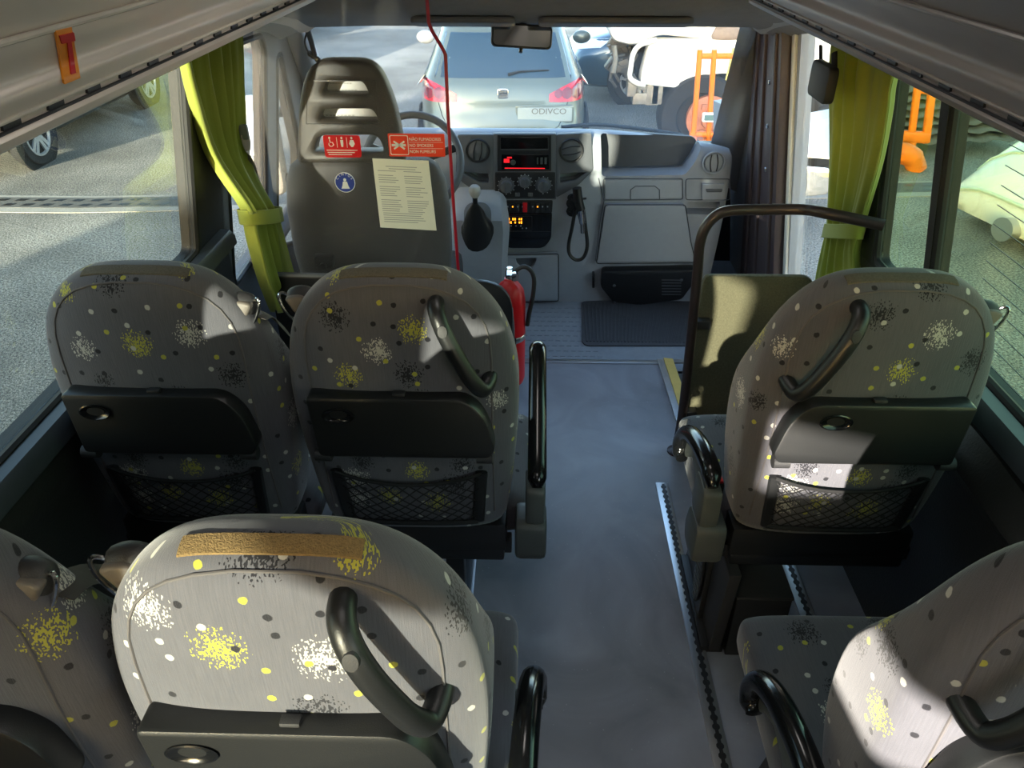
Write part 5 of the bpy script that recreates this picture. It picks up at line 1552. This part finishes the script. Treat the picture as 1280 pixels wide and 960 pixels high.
# ------------------------------------------------------------ outside
GZ = -0.75
def asphalt():
    m, nt, b, out = nodes('asphalt')
    N, L = nt.nodes.new, nt.links.new
    tc = N('ShaderNodeTexCoord')
    n1 = N('ShaderNodeTexNoise'); n1.inputs['Scale'].default_value = 0.55; n1.inputs['Detail'].default_value = 9; n1.inputs['Roughness'].default_value = 0.6
    n2 = N('ShaderNodeTexNoise'); n2.inputs['Scale'].default_value = 60; n2.inputs['Detail'].default_value = 6
    n3 = N('ShaderNodeTexVoronoi'); n3.inputs['Scale'].default_value = 90
    for n in (n1, n2, n3): L(tc.outputs['Object'], n.inputs['Vector'])
    r = N('ShaderNodeValToRGB'); e = r.color_ramp.elements
    e[0].position, e[0].color = 0.36, (0.17, 0.165, 0.15, 1); e[1].position, e[1].color = 0.66, (0.40, 0.385, 0.35, 1)
    L(n1.outputs[0], r.inputs[0])
    r2 = N('ShaderNodeValToRGB'); e = r2.color_ramp.elements
    e[0].position, e[0].color = 0.34, (0.25, 0.25, 0.25, 1); e[1].position, e[1].color = 0.66, (1.45, 1.45, 1.4, 1)
    L(n2.outputs[0], r2.inputs[0])
    mx = N('ShaderNodeMix'); mx.data_type = 'RGBA'; mx.blend_type = 'MULTIPLY'; mx.inputs[0].default_value = 1
    L(r.outputs[0], mx.inputs[6]); L(r2.outputs[0], mx.inputs[7]); L(mx.outputs[2], b.inputs['Base Color'])
    b.inputs['Roughness'].default_value = 0.85
    bp = N('ShaderNodeBump'); bp.inputs['Strength'].default_value = 0.8; bp.inputs['Distance'].default_value = 0.02
    L(n3.outputs['Distance'], bp.inputs['Height']); L(bp.outputs[0], b.inputs['Normal'])
    return m
bm = BM(); box(bm, (0, 20, GZ-0.05), (120, 120, 0.1)); struct('ground', bm, asphalt())
M_conc = mat('concrete', (150, 146, 136), 0.9, bump=0.6, bscale=60, var=0.2, vscale=8)
M_iron = mat('cast_iron', (92, 90, 84), 0.7, bump=0.4, bscale=120)
# drain channel across the yard
dr = thing('drain_channel', 'long cast drain grating set across the yard asphalt', 'drain', (-2, 7.0, GZ))
bm = BM(); x0, x1 = -14.0, 7.5
yl, yr_ = 6.95, 7.60
def dpt(x, dy, z): return V((x, 6.95+(x+4.2)*(0.65/8.0)+dy, GZ+z)) if x > -4.2 else V((x, 6.95+dy, GZ+z))
def dstrip(bm, dy0, dy1, z0, z1):
    for a, b in ((x0, -4.2), (-4.2, x1)):
        hexa(bm, [dpt(a, dy0, z0), dpt(b, dy0, z0), dpt(b, dy1, z0), dpt(a, dy1, z0), dpt(a, dy0, z1), dpt(b, dy0, z1), dpt(b, dy1, z1), dpt(a, dy1, z1)])
dstrip(bm, -0.26, -0.14, 0, 0.006); dstrip(bm, 0.14, 0.20, 0, 0.006); obj('concrete_edge', bm, M_conc, dr)
bm = BM(); dstrip(bm, -0.14, 0.14, 0, 0.008); obj('grating', bm, M_iron, dr)
bm = BM()
x = x0+0.1
while x < x1-0.1:
    for dy in (-0.07, 0.06):
        p = dpt(x+(0.05 if dy > 0 else 0), dy, 0.0085); hexa(bm, [p+V((-0.055, -0.03, 0)), p+V((0.035, -0.03, 0)), p+V((0.065, 0.03, 0)), p+V((-0.025, 0.03, 0)), p+V((-0.055, -0.03, 0.002)), p+V((0.035, -0.03, 0.002)), p+V((0.065, 0.03, 0.002)), p+V((-0.025, 0.03, 0.002))])
    x += 0.18
obj('slots', bm, M_dashblk, dr)

# added unseen wall behind left, shades the hatchback; post and gap shape cab sun
bm = BM(); box(bm, (-6.7, -6.3, GZ+2.2), (4.2, 0.3, 4.4)); box(bm, (-6.7, -6.3, GZ+4.45), (4.3, 0.4, 0.1), bevel=0.02)
box(bm, (-4.05, -6.3, GZ+2.3), (0.24, 0.3, 4.6), bevel=0.02); box(bm, (-4.38, -6.3, GZ+1.6), (0.44, 0.2, 3.2))
struct('wall_sunblock', bm, M_conc)
# --- cars
G_car = mat('car_glass', (38, 60, 76), 0.06, var=0.1, spec=0.8)
M_lens = mat('red_lens', (200, 24, 40), 0.12, var=0.1, coat=1)
M_lensdk = mat('dark_red_lens', (120, 20, 36), 0.12, var=0.1, coat=1)
M_lampclr = mat('clear_lens', (215, 220, 224), 0.1, var=0.25, vscale=25)
M_tyre = mat('tyre', (34, 34, 36), 0.85)
M_alloy = mat('alloy', (186, 190, 194), 0.3, metal=0.6)
M_under = mat('underbody', (18, 18, 19), 0.8)
def carpaint(name, col, metal=0.4, rough=0.28): return mat(name, col, rough, metal=metal, var=0.03, coat=0.6)
def car_levels(lv):
    """lv: (z, rear y, front y, half width, exponent). Horizontal rings stacked upward."""
    rings = []
    for z, yr, yf, w, n in lv:
        ring = []
        for k in range(64):
            a = 2*PI*k/64
            ca, sa = math.cos(a), math.sin(a)
            ring.append(V((w*math.copysign(abs(ca)**(2/n), ca), (yr+yf)/2+(yf-yr)/2*math.copysign(abs(sa)**(2/n), sa), z)))
        rings.append(ring)
    return rings
HATCH = [(0.20, 0.10, 3.85, 0.76, 6), (0.28, 0.03, 3.92, 0.81, 6), (0.45, 0.0, 3.95, 0.845, 6), (0.58, 0.0, 3.93, 0.85, 6), (0.66, 0.06, 3.86, 0.845, 6), (0.78, 0.08, 3.70, 0.84, 6), (0.90, 0.12, 3.30, 0.825, 6), (0.955, 0.16, 2.95, 0.80, 6), (0.99, 0.19, 2.80, 0.775, 6), (1.15, 0.30, 2.45, 0.70, 6), (1.30, 0.43, 2.10, 0.635, 6), (1.40, 0.52, 1.85, 0.59, 5.5), (1.435, 0.62, 1.65, 0.54, 5), (1.45, 0.9, 1.4, 0.40, 4)]
def wheel(bm_t, bm_r, x, y, z, r, w, s, spokes=5):
    """Tyre and alloy rim of one wheel, outer side at s."""
    f = Fr(V((x, y, z)), (0, 1, 0), (0, 0, 1))    # normal = +x
    if s < 0: f = Fr(V((x, y, z)), (0, -1, 0), (0, 0, 1))
    lathe(bm_t, [(r*0.62, -w), (r*0.9, -w), (r, -w*0.8), (r, -w*0.15), (r*0.93, 0.0), (r*0.68, 0.0), (r*0.64, -0.02), (0, -0.05)], f, 36)
    lathe(bm_r, [(r*0.68, -0.012), (r*0.68, 0.006), (r*0.62, 0.006), (r*0.60, -0.015)], f, 36)
    lathe(bm_r, [(r*0.16, -0.02), (r*0.15, 0.0), (0, 0.004)], f, 18)
    for k in range(spokes):
        a = 2*PI*k/spokes+0.3
        g = f.sub(0, 0, 0, a)
        for da in (-0.05, 0.05):
            hexa(bm_r, [g.p(r*0.12, r*da-0.018, -0.02), g.p(r*0.63, r*da*2.2-0.020, -0.02), g.p(r*0.63, r*da*2.2+0.020, -0.02), g.p(r*0.12, r*da+0.018, -0.02), g.p(r*0.12, r*da-0.018, 0.0), g.p(r*0.63, r*da*2.2-0.020, 0.002), g.p(r*0.63, r*da*2.2+0.020, 0.002), g.p(r*0.12, r*da+0.018, 0.0)])
def make_car(name, label, cat, paint, M4, lv=HATCH, wheels=(0.68, 3.15), wr=0.30, detail=None):
    """A hatchback in its own frame (x across, y rear to front, z up), moved by M4."""
    t = thing(name, label, cat, M4.translation)
    def put(nm, bm, m, par=None, **kw):
        bmesh.ops.transform(bm, matrix=M4, verts=bm.verts); return obj(nm, bm, m, par or t, **kw)
    base = BM(); loft(base, car_levels(lv)); bv = bvh_of(base)
    hw = lv[3][3]
    b2 = BM(); me = bpy.data.meshes.new('x'); base.to_mesh(me); merge_mesh(b2, me)
    body = put('car_body', b2, paint, smooth=60, sub=0)
    def side(s, pts_fn, nu, nv, nm, m, off=0.004):
        bm = BM(); drape(bm, bv, lambda u, v: (s*3, *pts_fn(u, v)), nu, nv, (-s, 0, 0), off, 0.004); return put(nm, bm, m, body if 'seam' in nm else t)
    def lerp2(A, u, v):   # A: bl, br, tr, tl
        p = [A[0][k]*(1-u)+A[1][k]*u for k in (0, 1)]; q = [A[3][k]*(1-u)+A[2][k]*u for k in (0, 1)]
        return [p[k]*(1-v)+q[k]*v for k in (0, 1)]
    for s in (-1, 1):
        side(s, lambda u, v: lerp2(((0.55, 1.00), (1.30, 0.98), (1.32, 1.34), (0.80, 1.33)), u, v), 10, 6, 'side_window', G_car)
        side(s, lambda u, v: lerp2(((1.36, 0.98), (2.62, 0.98), (2.05, 1.33), (1.38, 1.35)), u, v), 12, 6, 'side_window', G_car)
        for yw in wheels:
            bm = BM(); f = Fr(V((s*(hw-0.012), yw, wr)), (0, s, 0), (0, 0, 1)); lathe(bm, [(wr*1.2, 0.0), (wr*1.2, 0.018), (0, 0.018)], f, 32); put('wheel_arch', bm, M_under)
            a, b_ = BM(), BM(); wheel(a, b_, s*(hw+0.022), yw, wr, wr, 0.17, s)
            w_ = put('tyre', a, M_tyre); put('alloy_rim', b_, M_alloy, w_)
        # door mirror
        bm = BM(); t2 = bmesh.new(); bmesh.ops.create_uvsphere(t2, u_segments=16, v_segments=10, radius=1)
        for v in t2.verts: v.co = V((s*(hw+0.08)+v.co.x*0.11, 2.42+v.co.y*0.07, 1.03+v.co.z*0.075))
        merge(bm, t2); put('door_mirror', bm, paint if False else M_lampclr if s < 0 else paint)
    bm = BM(); drape(bm, bv, lambda u, v: ((2*u-1)*(0.66-0.11*v), -3, 0.99+0.36*v), 18, 8, (0, 1, 0), 0.004, 0.004); rw = put('rear_window', bm, G_car, smooth=60)
    bm = BM(); drape(bm, bv, lambda u, v: ((2*u-1)*(0.68-0.10*v), 8, 1.0+0.36*v), 18, 8, (0, -1, 0), 0.004, 0.004); put('windscreen', bm, G_car, smooth=60)
    bm = BM(); drape(bm, bv, lambda u, v: ((2*u-1)*0.62, 8, 0.30+0.16*v), 12, 4, (0, -1, 0), 0.006, 0.006); put('front_grille', bm, M_under)
    for s in (-1, 1):
        bm = BM(); drape(bm, bv, lambda u, v: (s*(0.42+0.37*u), 8, 0.62+0.08*u+v*(0.13-0.02*u)), 8, 4, (0, -1, 0), 0.006, 0.006); put('headlamp', bm, M_lampclr)
        bm = BM(); drape(bm, bv, lambda u, v: (s*(0.80-0.36*u), -3, (0.775+0.02*u)+v*(0.19-0.125*u**1.6)), 12, 6, (0, 1, 0), 0.008, 0.008); tl = put('tail_light', bm, M_lens, smooth=60)
        for cx, rr, mm in ((0.72, 0.062, M_lensdk), (0.615, 0.052, M_lensdk), (0.53, 0.040, M_lensdk)):
            bm = BM(); drape(bm, bv, lambda u, v: (s*cx+rr*(2*u-1)*math.sqrt(max(0.02, 1-(2*v-1)**2)), -3, 0.862+rr*(2*v-1)), 6, 6, (0, 1, 0), 0.012, 0.006); put('lamp_ring', bm, mm, tl)
    # tailgate seam, badge, plate, wiper
    def on_rear(x, z, off=0.006):
        h = bv.ray_cast(V((x, -3, z)), V((0, 1, 0))); return (h[0] if h[0] else V((x, 0.3, z)))-V((0, off, 0))
    bm = BM()
    for s in (-1, 1): tube(bm, [on_rear(s*x, z, 0.001) for x, z in ((0.655, 1.0), (0.635, 0.90), (0.62, 0.78), (0.585, 0.66), (0.53, 0.58), (0.45, 0.545), (0.2, 0.54), (0.0, 0.54))], 0.004, 5)
    put('tailgate_seam', bm, M_under, body)
    bm = BM(); c = on_rear(0, 0.865)
    plate(bm, Fr(c, (1, 0, 0), (0, 0.1, 1)), rrect(0.105, 0.092, 0.02, 4), [], 0.012, 0.004, c=0.006); bd = put('badge', bm, M_chrome)
    bm = BM(); bf = Fr(c, (1, 0, 0), (0, 0.1, 1))
    for pts in (((-0.038, 0.028), (0.040, 0.028), (0.040, 0.012), (-0.005, 0.012), (-0.038, 0.002)), ((-0.038, -0.004), (-0.005, 0.004), (0.038, -0.002), (0.005, -0.010)), ((0.038, -0.028), (-0.040, -0.028), (-0.040, -0.014), (0.005, -0.014), (0.038, -0.006))):
        plate(bm, bf, list(pts), [], 0.003, c=0.0075)
    put('badge_emblem', bm, M_iron, bd)
    bm = BM(); tube(bm, [on_rear(0.05, 1.02, 0.02), on_rear(0.16, 1.045, 0.02), on_rear(0.44, 1.055, 0.02)], [0.016, 0.010, 0.006], 8); put('rear_wiper', bm, M_under, rw)
    if detail: detail(put, on_rear, bv, t, body)
    base.free()
    return t
M_silver = carpaint('silver_paint', (104, 114, 107), 0.4, 0.28)
def silver_detail(put, on_rear, bv, t, body):
    c = on_rear(0.40, 0.685, 0.012)
    pf = Fr(c, (1, 0, 0.0), (0, 0.05, 1))
    bm = BM(); plate(bm, pf, rrect(0.52, 0.125, 0.01, 3), [], 0.012, 0.002, c=0.006); pl = put('bumper_plate', bm, mat('plate_pale', (150, 162, 160), 0.4, var=0.03))
    bm = BM(); plate(bm, Fr(c+V((0, 0.012, 0)), (1, 0, 0), (0, 0.05, 1)), rrect(0.56, 0.16, 0.02, 3), [], 0.03, 0.008, c=0.004); put('plate_recess', bm, M_silver)
    bm = BM(); text(bm, pf.sub(-0.13, 0.005, 0.009), 'ODIVCO', 0.075, fit=0.33); put('reflected_letters', bm, M_iron, pl)  # letters modelled in place of writing reflected on the bumper
    bm = BM(); drape(bm, bv, lambda u, v: ((2*u-1)*0.78, -3, 0.53+0.02*v), 20, 2, (0, 1, 0), 0.004, 0.004); put('bumper_line', bm, M_silver)
def place(x, y, rot=0.0, sc=1.0): return Matrix.Translation((x, y, GZ)) @ Matrix.Rotation(rot, 4, 'Z') @ Matrix.Scale(sc, 4)
sil = make_car('silver_hatchback', 'silver hatchback parked right in front of the windscreen, seen from behind', 'car', M_silver, place(-0.27, 7.55, 0.03), detail=silver_detail)
blu = make_car('dark_car', 'dark blue-green car behind the silver hatchback, nose to the left', 'car', carpaint('petrol_paint', (54, 84, 104), 0.3, 0.2), place(4.62, 12.25, math.radians(94), 1.04), wr=0.31)
dk1 = make_car('black_car', 'dark parked car with alloy wheels seen through the left side window', 'car', carpaint('black_paint', (30, 32, 34), 0.2, 0.3), place(-6.20, 7.40, 0.0, 1.12), wr=0.29)
dk2 = make_car('distant_grey_car', 'grey car parked far off beyond the left edge of the windscreen', 'car', carpaint('grey_paint', (84, 88, 90), 0.4, 0.3), place(-5.4, 15.6, 0.05))

# --- white stripped truck to the right of the hatchback
tr = thing('stripped_truck', 'white truck with its front torn open and a bare rusty wheel hub', 'truck', (2.2, 9.2, GZ))
YT = 9.0
TF = Fr((0, YT, 0), (1, 0, 0), (0, 0, 1))
def tpx(*p): return TF.px(*p)
M_wtruck = mat('truck_white', (232, 230, 224), 0.35, var=0.03, coat=0.3)
M_engine = mat('engine_parts', (96, 92, 86), 0.5, metal=0.3, var=0.5, vscale=20)
M_rust = mat('rusty_hub', (176, 112, 84), 0.7, var=0.35, vscale=14)
bonnet = [tpx(*p) for p in ((760, 36), (770, 18), (830, 10), (905, 6), (945, 6), (945, 60), (900, 52), (824, 44), (800, 56), (788, 58), (766, 52))]
def slab(nm, pts, d, c, m, bev=0.04, r=0.05, par=None):
    bm = BM(); plate(bm, TF, rpoly(pts, r, 4)[::-1], [], d, bev, c=c); return obj(nm, bm, m, par or tr)
slab('bonnet', bonnet, 1.5, 0.0, M_wtruck, 0.06, 0.12)
slab('wing_panel', [tpx(*p) for p in ((812, 50), (905, 48), (936, 46), (936, 96), (906, 92), (876, 95), (852, 104), (846, 108), (800, 106), (801, 92))], 0.22, 0.02, M_wtruck, 0.03, 0.06)
slab('bumper_end', [tpx(*p) for p in ((812, 104), (852, 104), (846, 108), (842, 109), (812, 106))], 0.2, 0.03, M_wtruck, 0.01, 0.02)
bm = BM(); tube(bm, spline([TF.p(*tpx(*p), 0.05) for p in ((820, 49), (800, 55), (791, 66), (788, 82), (787, 96), (796, 103), (806, 105))], 5), 0.028, 8); obj('wing_edge', bm, M_wtruck, tr)
slab('cab_side', [tpx(*p) for p in ((885, 30), (898, 22), (925, 16), (1075, 18), (1078, 112), (960, 96), (930, 60), (885, 56))], 1.4, -0.3, M_wtruck, 0.04, 0.05)
bm = BM(); tube(bm, [TF.p(*tpx(*p), -0.28) for p in ((985, 106), (1068, 112))], 0.05, 8); obj('red_reflector_strip', bm, M_red, tr)
slab('cab_window', [tpx(*p) for p in ((889, 44), (898, 28), (908, 25), (930, 28), (932, 49), (905, 50), (890, 49))], 0.06, 0.03, mat('dusty_window', (132, 116, 106), 0.5, var=0.25), 0.01, 0.05)
slab('inner_wing', [tpx(*p) for p in ((792, 58), (830, 56), (836, 96), (930, 92), (934, 150), (846, 130), (800, 106))], 0.3, -0.32, M_under, 0.02, 0.03)
rg = random.Random(21)
bm = BM()
for i in range(46):
    px_, py_ = rg.uniform(768, 796), rg.uniform(50, 100)
    a, b = tpx(px_, py_); s = rg.uniform(0.04, 0.14)
    f = TF.sub(a, b, rg.uniform(-0.6, -0.1), rg.uniform(0, 3))
    if i % 3: box(bm, (0, 0, 0), (s, s*rg.uniform(0.4, 1), s), f, bevel=0.008)
    else: tube(bm, [f.p(-s, 0), f.p(0, s*0.4, 0.03), f.p(s, 0)], 0.018, 6)
obj('engine_bay', bm, M_engine, tr)
bm = BM()
for pts in (((768, 58), (770, 74), (767, 92)), ((785, 100), (796, 110), (812, 112)), ((806, 106), (808, 122)), ((796, 104), (800, 120), (804, 130))):
    tube(bm, [TF.p(*tpx(*p), -0.05) for p in pts], 0.03, 8)
for c_, s_ in (((816, 118), (0.14, 0.24)), ((822, 116), (0.12, 0.26)), ((800, 124), (0.16, 0.12)), ((790, 112), (0.1, 0.16))):
    a, b = tpx(*c_); box(bm, (a, b, -0.1), (s_[0], s_[1], 0.18), TF, bevel=0.01)
obj('hanging_parts', bm, mat('bare_metal', (150, 146, 138), 0.45, metal=0.5, var=0.4, vscale=16), tr)
bm = BM(); a, b = tpx(874, 146); wf = TF.sub(a, b, 0.06)
lathe(bm, [(0.20, -0.30), (0.43, -0.30), (0.46, -0.24), (0.46, -0.06), (0.43, 0.0), (0.36, 0.01), (0.27, -0.01), (0.25, -0.08), (0, -0.08)], wf, 44); wt = obj('front_tyre', bm, M_tyre, tr, smooth=50)
bm = BM(); wh = wf.sub(0.10, -0.01, 0.0)
lathe(bm, [(0.25, -0.07), (0.25, 0.0), (0.19, 0.02), (0.10, 0.03), (0.09, 0.09), (0.05, 0.10), (0, 0.10)], wh, 28)
for k in range(6): an = k*PI/3; box(bm, (0.16*math.cos(an), 0.16*math.sin(an), 0.04), (0.06, 0.06, 0.05), wh, bevel=0.01)
obj('rusty_hub', bm, M_rust, tr)
# orange lifting frame in front of the truck wheel
def lift(name, label, X_Y, px0, px1, ytop, ybot, rail=0.03):
    pass
lf = thing('orange_trolley', 'orange two-bar trolley frame in front of the truck wheel', 'trolley', at(890, 172, Y=7.6))
OF = Fr((0, 7.6, 0), (1, 0, 0), (0, 0, 1))
def opx(*p): return V(OF.p(*OF.px(*p)))
bm = BM()
for xb, xt in ((868, 875), (888, 893)): beam(bm, V((opx(xb, 178).x, 7.6, GZ+0.05)), opx(xt, 62), 0.045, 0.06, (0, 1, 0))
obj('upright', bm, M_orange, lf)
bm = BM(); beam(bm, opx(874, 70), opx(918, 70), 0.05, 0.05, (0, 0, 1)); beam(bm, opx(862, 168), opx(904, 168), 0.05, 0.05, (0, 0, 1)); beam(bm, opx(866, 172), opx(866, 172)+V((0, -0.5, -0.1)), 0.06, 0.05, (1, 0, 0)); obj('crossbar', bm, M_orange, lf)
bm = BM(); beam(bm, opx(909, 100), opx(918, 60), 0.035, 0.035, (0, 1, 0)); obj('stay', bm, mat('pale_yellow', (226, 214, 120), 0.5), lf)
bm = BM(); a, b = OF.px(885, 145); plate(bm, OF, rrect(0.13, 0.085, 0.015, 4, a, b), [], 0.04, 0.006, c=0.07); gx_ = obj('gauge_case', bm, M_white, lf)
bm = BM(); plate(bm, OF, rrect(0.095, 0.05, 0.006, 3, a, b), [], 0.004, c=0.073); obj('gauge_screen', bm, mat('gauge_screen', (96, 124, 122), 0.3), gx_)

# --- right side of the yard
tr2 = thing('orange_stand', 'orange ladder-like stand seen through the right side window', 'stand', at(1150, 190, Z=GZ))
YS_ = 8.6
SFm = Fr((0, YS_, 0), (1, 0, 0), (0, 0, 1))
def spx(*p): return SFm.p(*SFm.px(*p))
bm = BM()
beam(bm, spx(1139, 172), spx(1148, 100), 0.07, 0.07, (0, 1, 0)); beam(bm, spx(1157, 178), spx(1166, 104), 0.08, 0.07, (0, 1, 0)); obj('upright', bm, M_orange, tr2)
bm = BM(); beam(bm, spx(1126, 170), spx(1160, 172), 0.09, 0.12, (0, 0, 1)); beam(bm, spx(1143, 112), spx(1165, 116), 0.05, 0.05, (0, 0, 1)); beam(bm, V((spx(1143, 170).x, YS_, GZ+0.03)), spx(1143, 168), 0.08, 0.08, (0, 1, 0)); obj('crossbar', bm, M_orange, tr2)
hk2 = thing('orange_hook', 'thick orange curved arm lying in front of the scrap sheets', 'hook', at(1140, 215, Z=GZ))
bm = BM(); tube(bm, spline([at(*p, Y=8.2) for p in ((1118, 192), (1130, 192), (1141, 198), (1146, 212))], 6), [0.11]*13+[0.10]*6, 12); obj('arm', bm, M_orange, hk2)
sc_ = thing('scrap_sheets', 'stack of grey corrugated sheets lying beyond the drain on the right', 'scrap', at(1160, 205, Z=GZ))
rg = random.Random(4)
for k in range(7):
    bm = BM()
    c = at(1156, 206-6*k, Y=8.9); n = 22
    rows = []
    for j in (0, 1):
        rows.append([V((c.x-0.9+1.9*i/n, 8.7+0.12*k+1.0*j, GZ+0.10+0.065*k+0.018*math.sin(i*1.9)+0.03*rg.random()*0+0.10*(i/n))) for i in range(n+1)])
    loft(bm, rows, caps=False, closed=False); obj('sheet', bm, M_iron, sc_, solid=0.008)
bk = thing('low_kerb', 'pale kerb edging along the far side of the yard', 'kerb', at(1150, 130, Z=GZ))
bm = BM(); box(bm, (8.6, 11.4, GZ+0.15), (6.0, 0.25, 0.30), bevel=0.03); obj('kerb_stone', bm, M_conc, bk)
wb = thing('white_body_panel', 'large white curved vehicle panel lying in the yard on the right', 'vehicle panel', at(1240, 285, Z=GZ))
bm = BM()
rows = []
pA_, pB_ = at(1196, 255, Z=GZ+0.12), at(1275, 296, Z=GZ+0.10)
dirv = (pB_-pA_); dirv.z = 0; L_ = dirv.length; dirv.normalize(); outv = V((-dirv.y, dirv.x, 0))
if outv.x < 0: outv = -outv
prof = [(-0.02, 0.0), (-0.06, 0.10), (-0.05, 0.22), (0.02, 0.36), (0.12, 0.50), (0.30, 0.66), (0.60, 0.80), (1.0, 0.88), (1.5, 0.92), (1.5, 0.0)]
for i in range(15):
    u = i/14
    base_ = pA_+dirv*(L_*1.9*(u-0.02))
    k = 0.55+0.45*min(1, u*4)**0.6
    rows.append([V((base_.x, base_.y, GZ+0.10))+outv*a*1.2+V((0, 0, b*k*1.15)) for a, b in prof])
loft(bm, rows); obj('panel_shell', bm, M_wtruck, wb, smooth=60)
bm = BM()
rows2 = [r[2]-outv*0.012 for r in rows]; tube(bm, rows2, 0.016, 6); tube(bm, [r[4]-outv*0.01 for r in rows], 0.010, 6); obj('panel_crease', bm, mat('pale_green_white', (206, 214, 190), 0.5), wb)
pi_ = thing('metal_canister', 'short metal cylinder lying beside the white panel', 'canister', at(1272, 290, Z=GZ))
c = at(1268, 284, Z=GZ+0.16)
bm = BM(); cyl(bm, c-V((0.12, 0.05, 0)), c+V((0.16, 0.03, 0)), 0.09, n=20); cyl(bm, c-V((0.13, 0.054, 0)), c-V((0.12, 0.05, 0)), 0.098, n=20); obj('body', bm, M_alu, pi_)
# door mirrors of the van itself
def ext_mirror(label, s, main, low, Y):
    t = thing('door_mirror', label, 'mirror', (s*1.2, Y, 0.7), 'exterior mirrors of the van')
    F_ = Fr((0, Y, 0), (1, 0, 0), (0, 0, 1))
    M_ = MATS['mirror_glass']
    allp = [F_.px(*p) for p in main+low]
    x0, x1 = min(p[0] for p in allp), max(p[0] for p in allp); z0, z1 = min(p[1] for p in allp), max(p[1] for p in allp)
    bm = BM(); plate(bm, F_, rpoly([(x0-0.015, z0-0.015), (x1+0.015, z0-0.015), (x1+0.015, z1+0.015), (x0-0.015, z1+0.015)], 0.06, 5), [], 0.10, 0.03, c=-0.005); obj('mirror_shell', bm, M_white if s < 0 else M_dark, t)
    for nm, pp in (('main_glass', main), ('lower_glass', low)):
        P2 = [F_.px(*p) for p in pp]; ca, cb = sum(p[0] for p in P2)/4, sum(p[1] for p in P2)/4
        G_ = Fr(F_.p(ca, cb, 0.012), (1, -0.10*s, 0), (0, 0.50 if nm == 'main_glass' else 0.12, 1))
        bm = BM(); plate(bm, G_, rpoly([(a-ca, b-cb) for a, b in P2], 0.025, 4)[::-1], [], 0.02, 0.002, c=0.02); obj(nm, bm, M_, t)
    bm = BM(); tube(bm, [V((x0 if s > 0 else x1, Y+0.05, z1-0.06)), V((s*1.03, Y+0.10, z1-0.04))], 0.022, 8); tube(bm, [V((x0 if s > 0 else x1, Y+0.05, z0+0.06)), V((s*1.03, Y+0.10, z0+0.08))], 0.022, 8); obj('mirror_arm', bm, M_dark, t)
ext_mirror('large door mirror outside the entry door on the right', 1, [(998, 124), (1041, 127), (1038, 198), (996, 196)], [(996, 206), (1036, 208), (1032, 240), (995, 244)], 3.55)
ext_mirror('large door mirror outside the driver window on the left', -1, [(309, 130), (334, 128), (334, 195), (312, 192)], [(312, 202), (336, 204), (337, 244), (316, 242)], 3.45)

# ------------------------------------------------------------ light
w = bpy.data.worlds.new('world'); SC.world = w; w.use_nodes = True
nt = w.node_tree; bg = nt.nodes['Background']
sky = nt.nodes.new('ShaderNodeTexSky'); sky.sky_type = 'NISHITA'; sky.sun_disc = False
SUN = V((0.40, 1.0, -0.18)).normalized()
sky.sun_elevation = math.asin(-SUN.z); sky.sun_rotation = math.atan2(-SUN.x, -SUN.y)
sky.air_density = 1.0; sky.dust_density = 1.5
nt.links.new(sky.outputs[0], bg.inputs[0]); bg.inputs[1].default_value = 0.8
sd = bpy.data.lights.new('sun', 'SUN'); sd.energy = 15.0; sd.angle = math.radians(0.7); sd.color = (1.0, 0.92, 0.79)
so = bpy.data.objects.new('sun', sd); COL.objects.link(so)
so.rotation_euler = SUN.to_track_quat('-Z', 'Y').to_euler()
SC.view_settings.view_transform = 'Standard'; SC.view_settings.look = 'None'
SC.view_settings.exposure = 0.92; SC.view_settings.gamma = 1.0; SC.view_settings.use_curve_mapping = False
SC.cycles.use_denoising = True
SC.cycles.max_bounces = 10; SC.cycles.transparent_max_bounces = 24; SC.cycles.diffuse_bounces = 5
SC.cycles.sample_clamp_indirect = 8.0
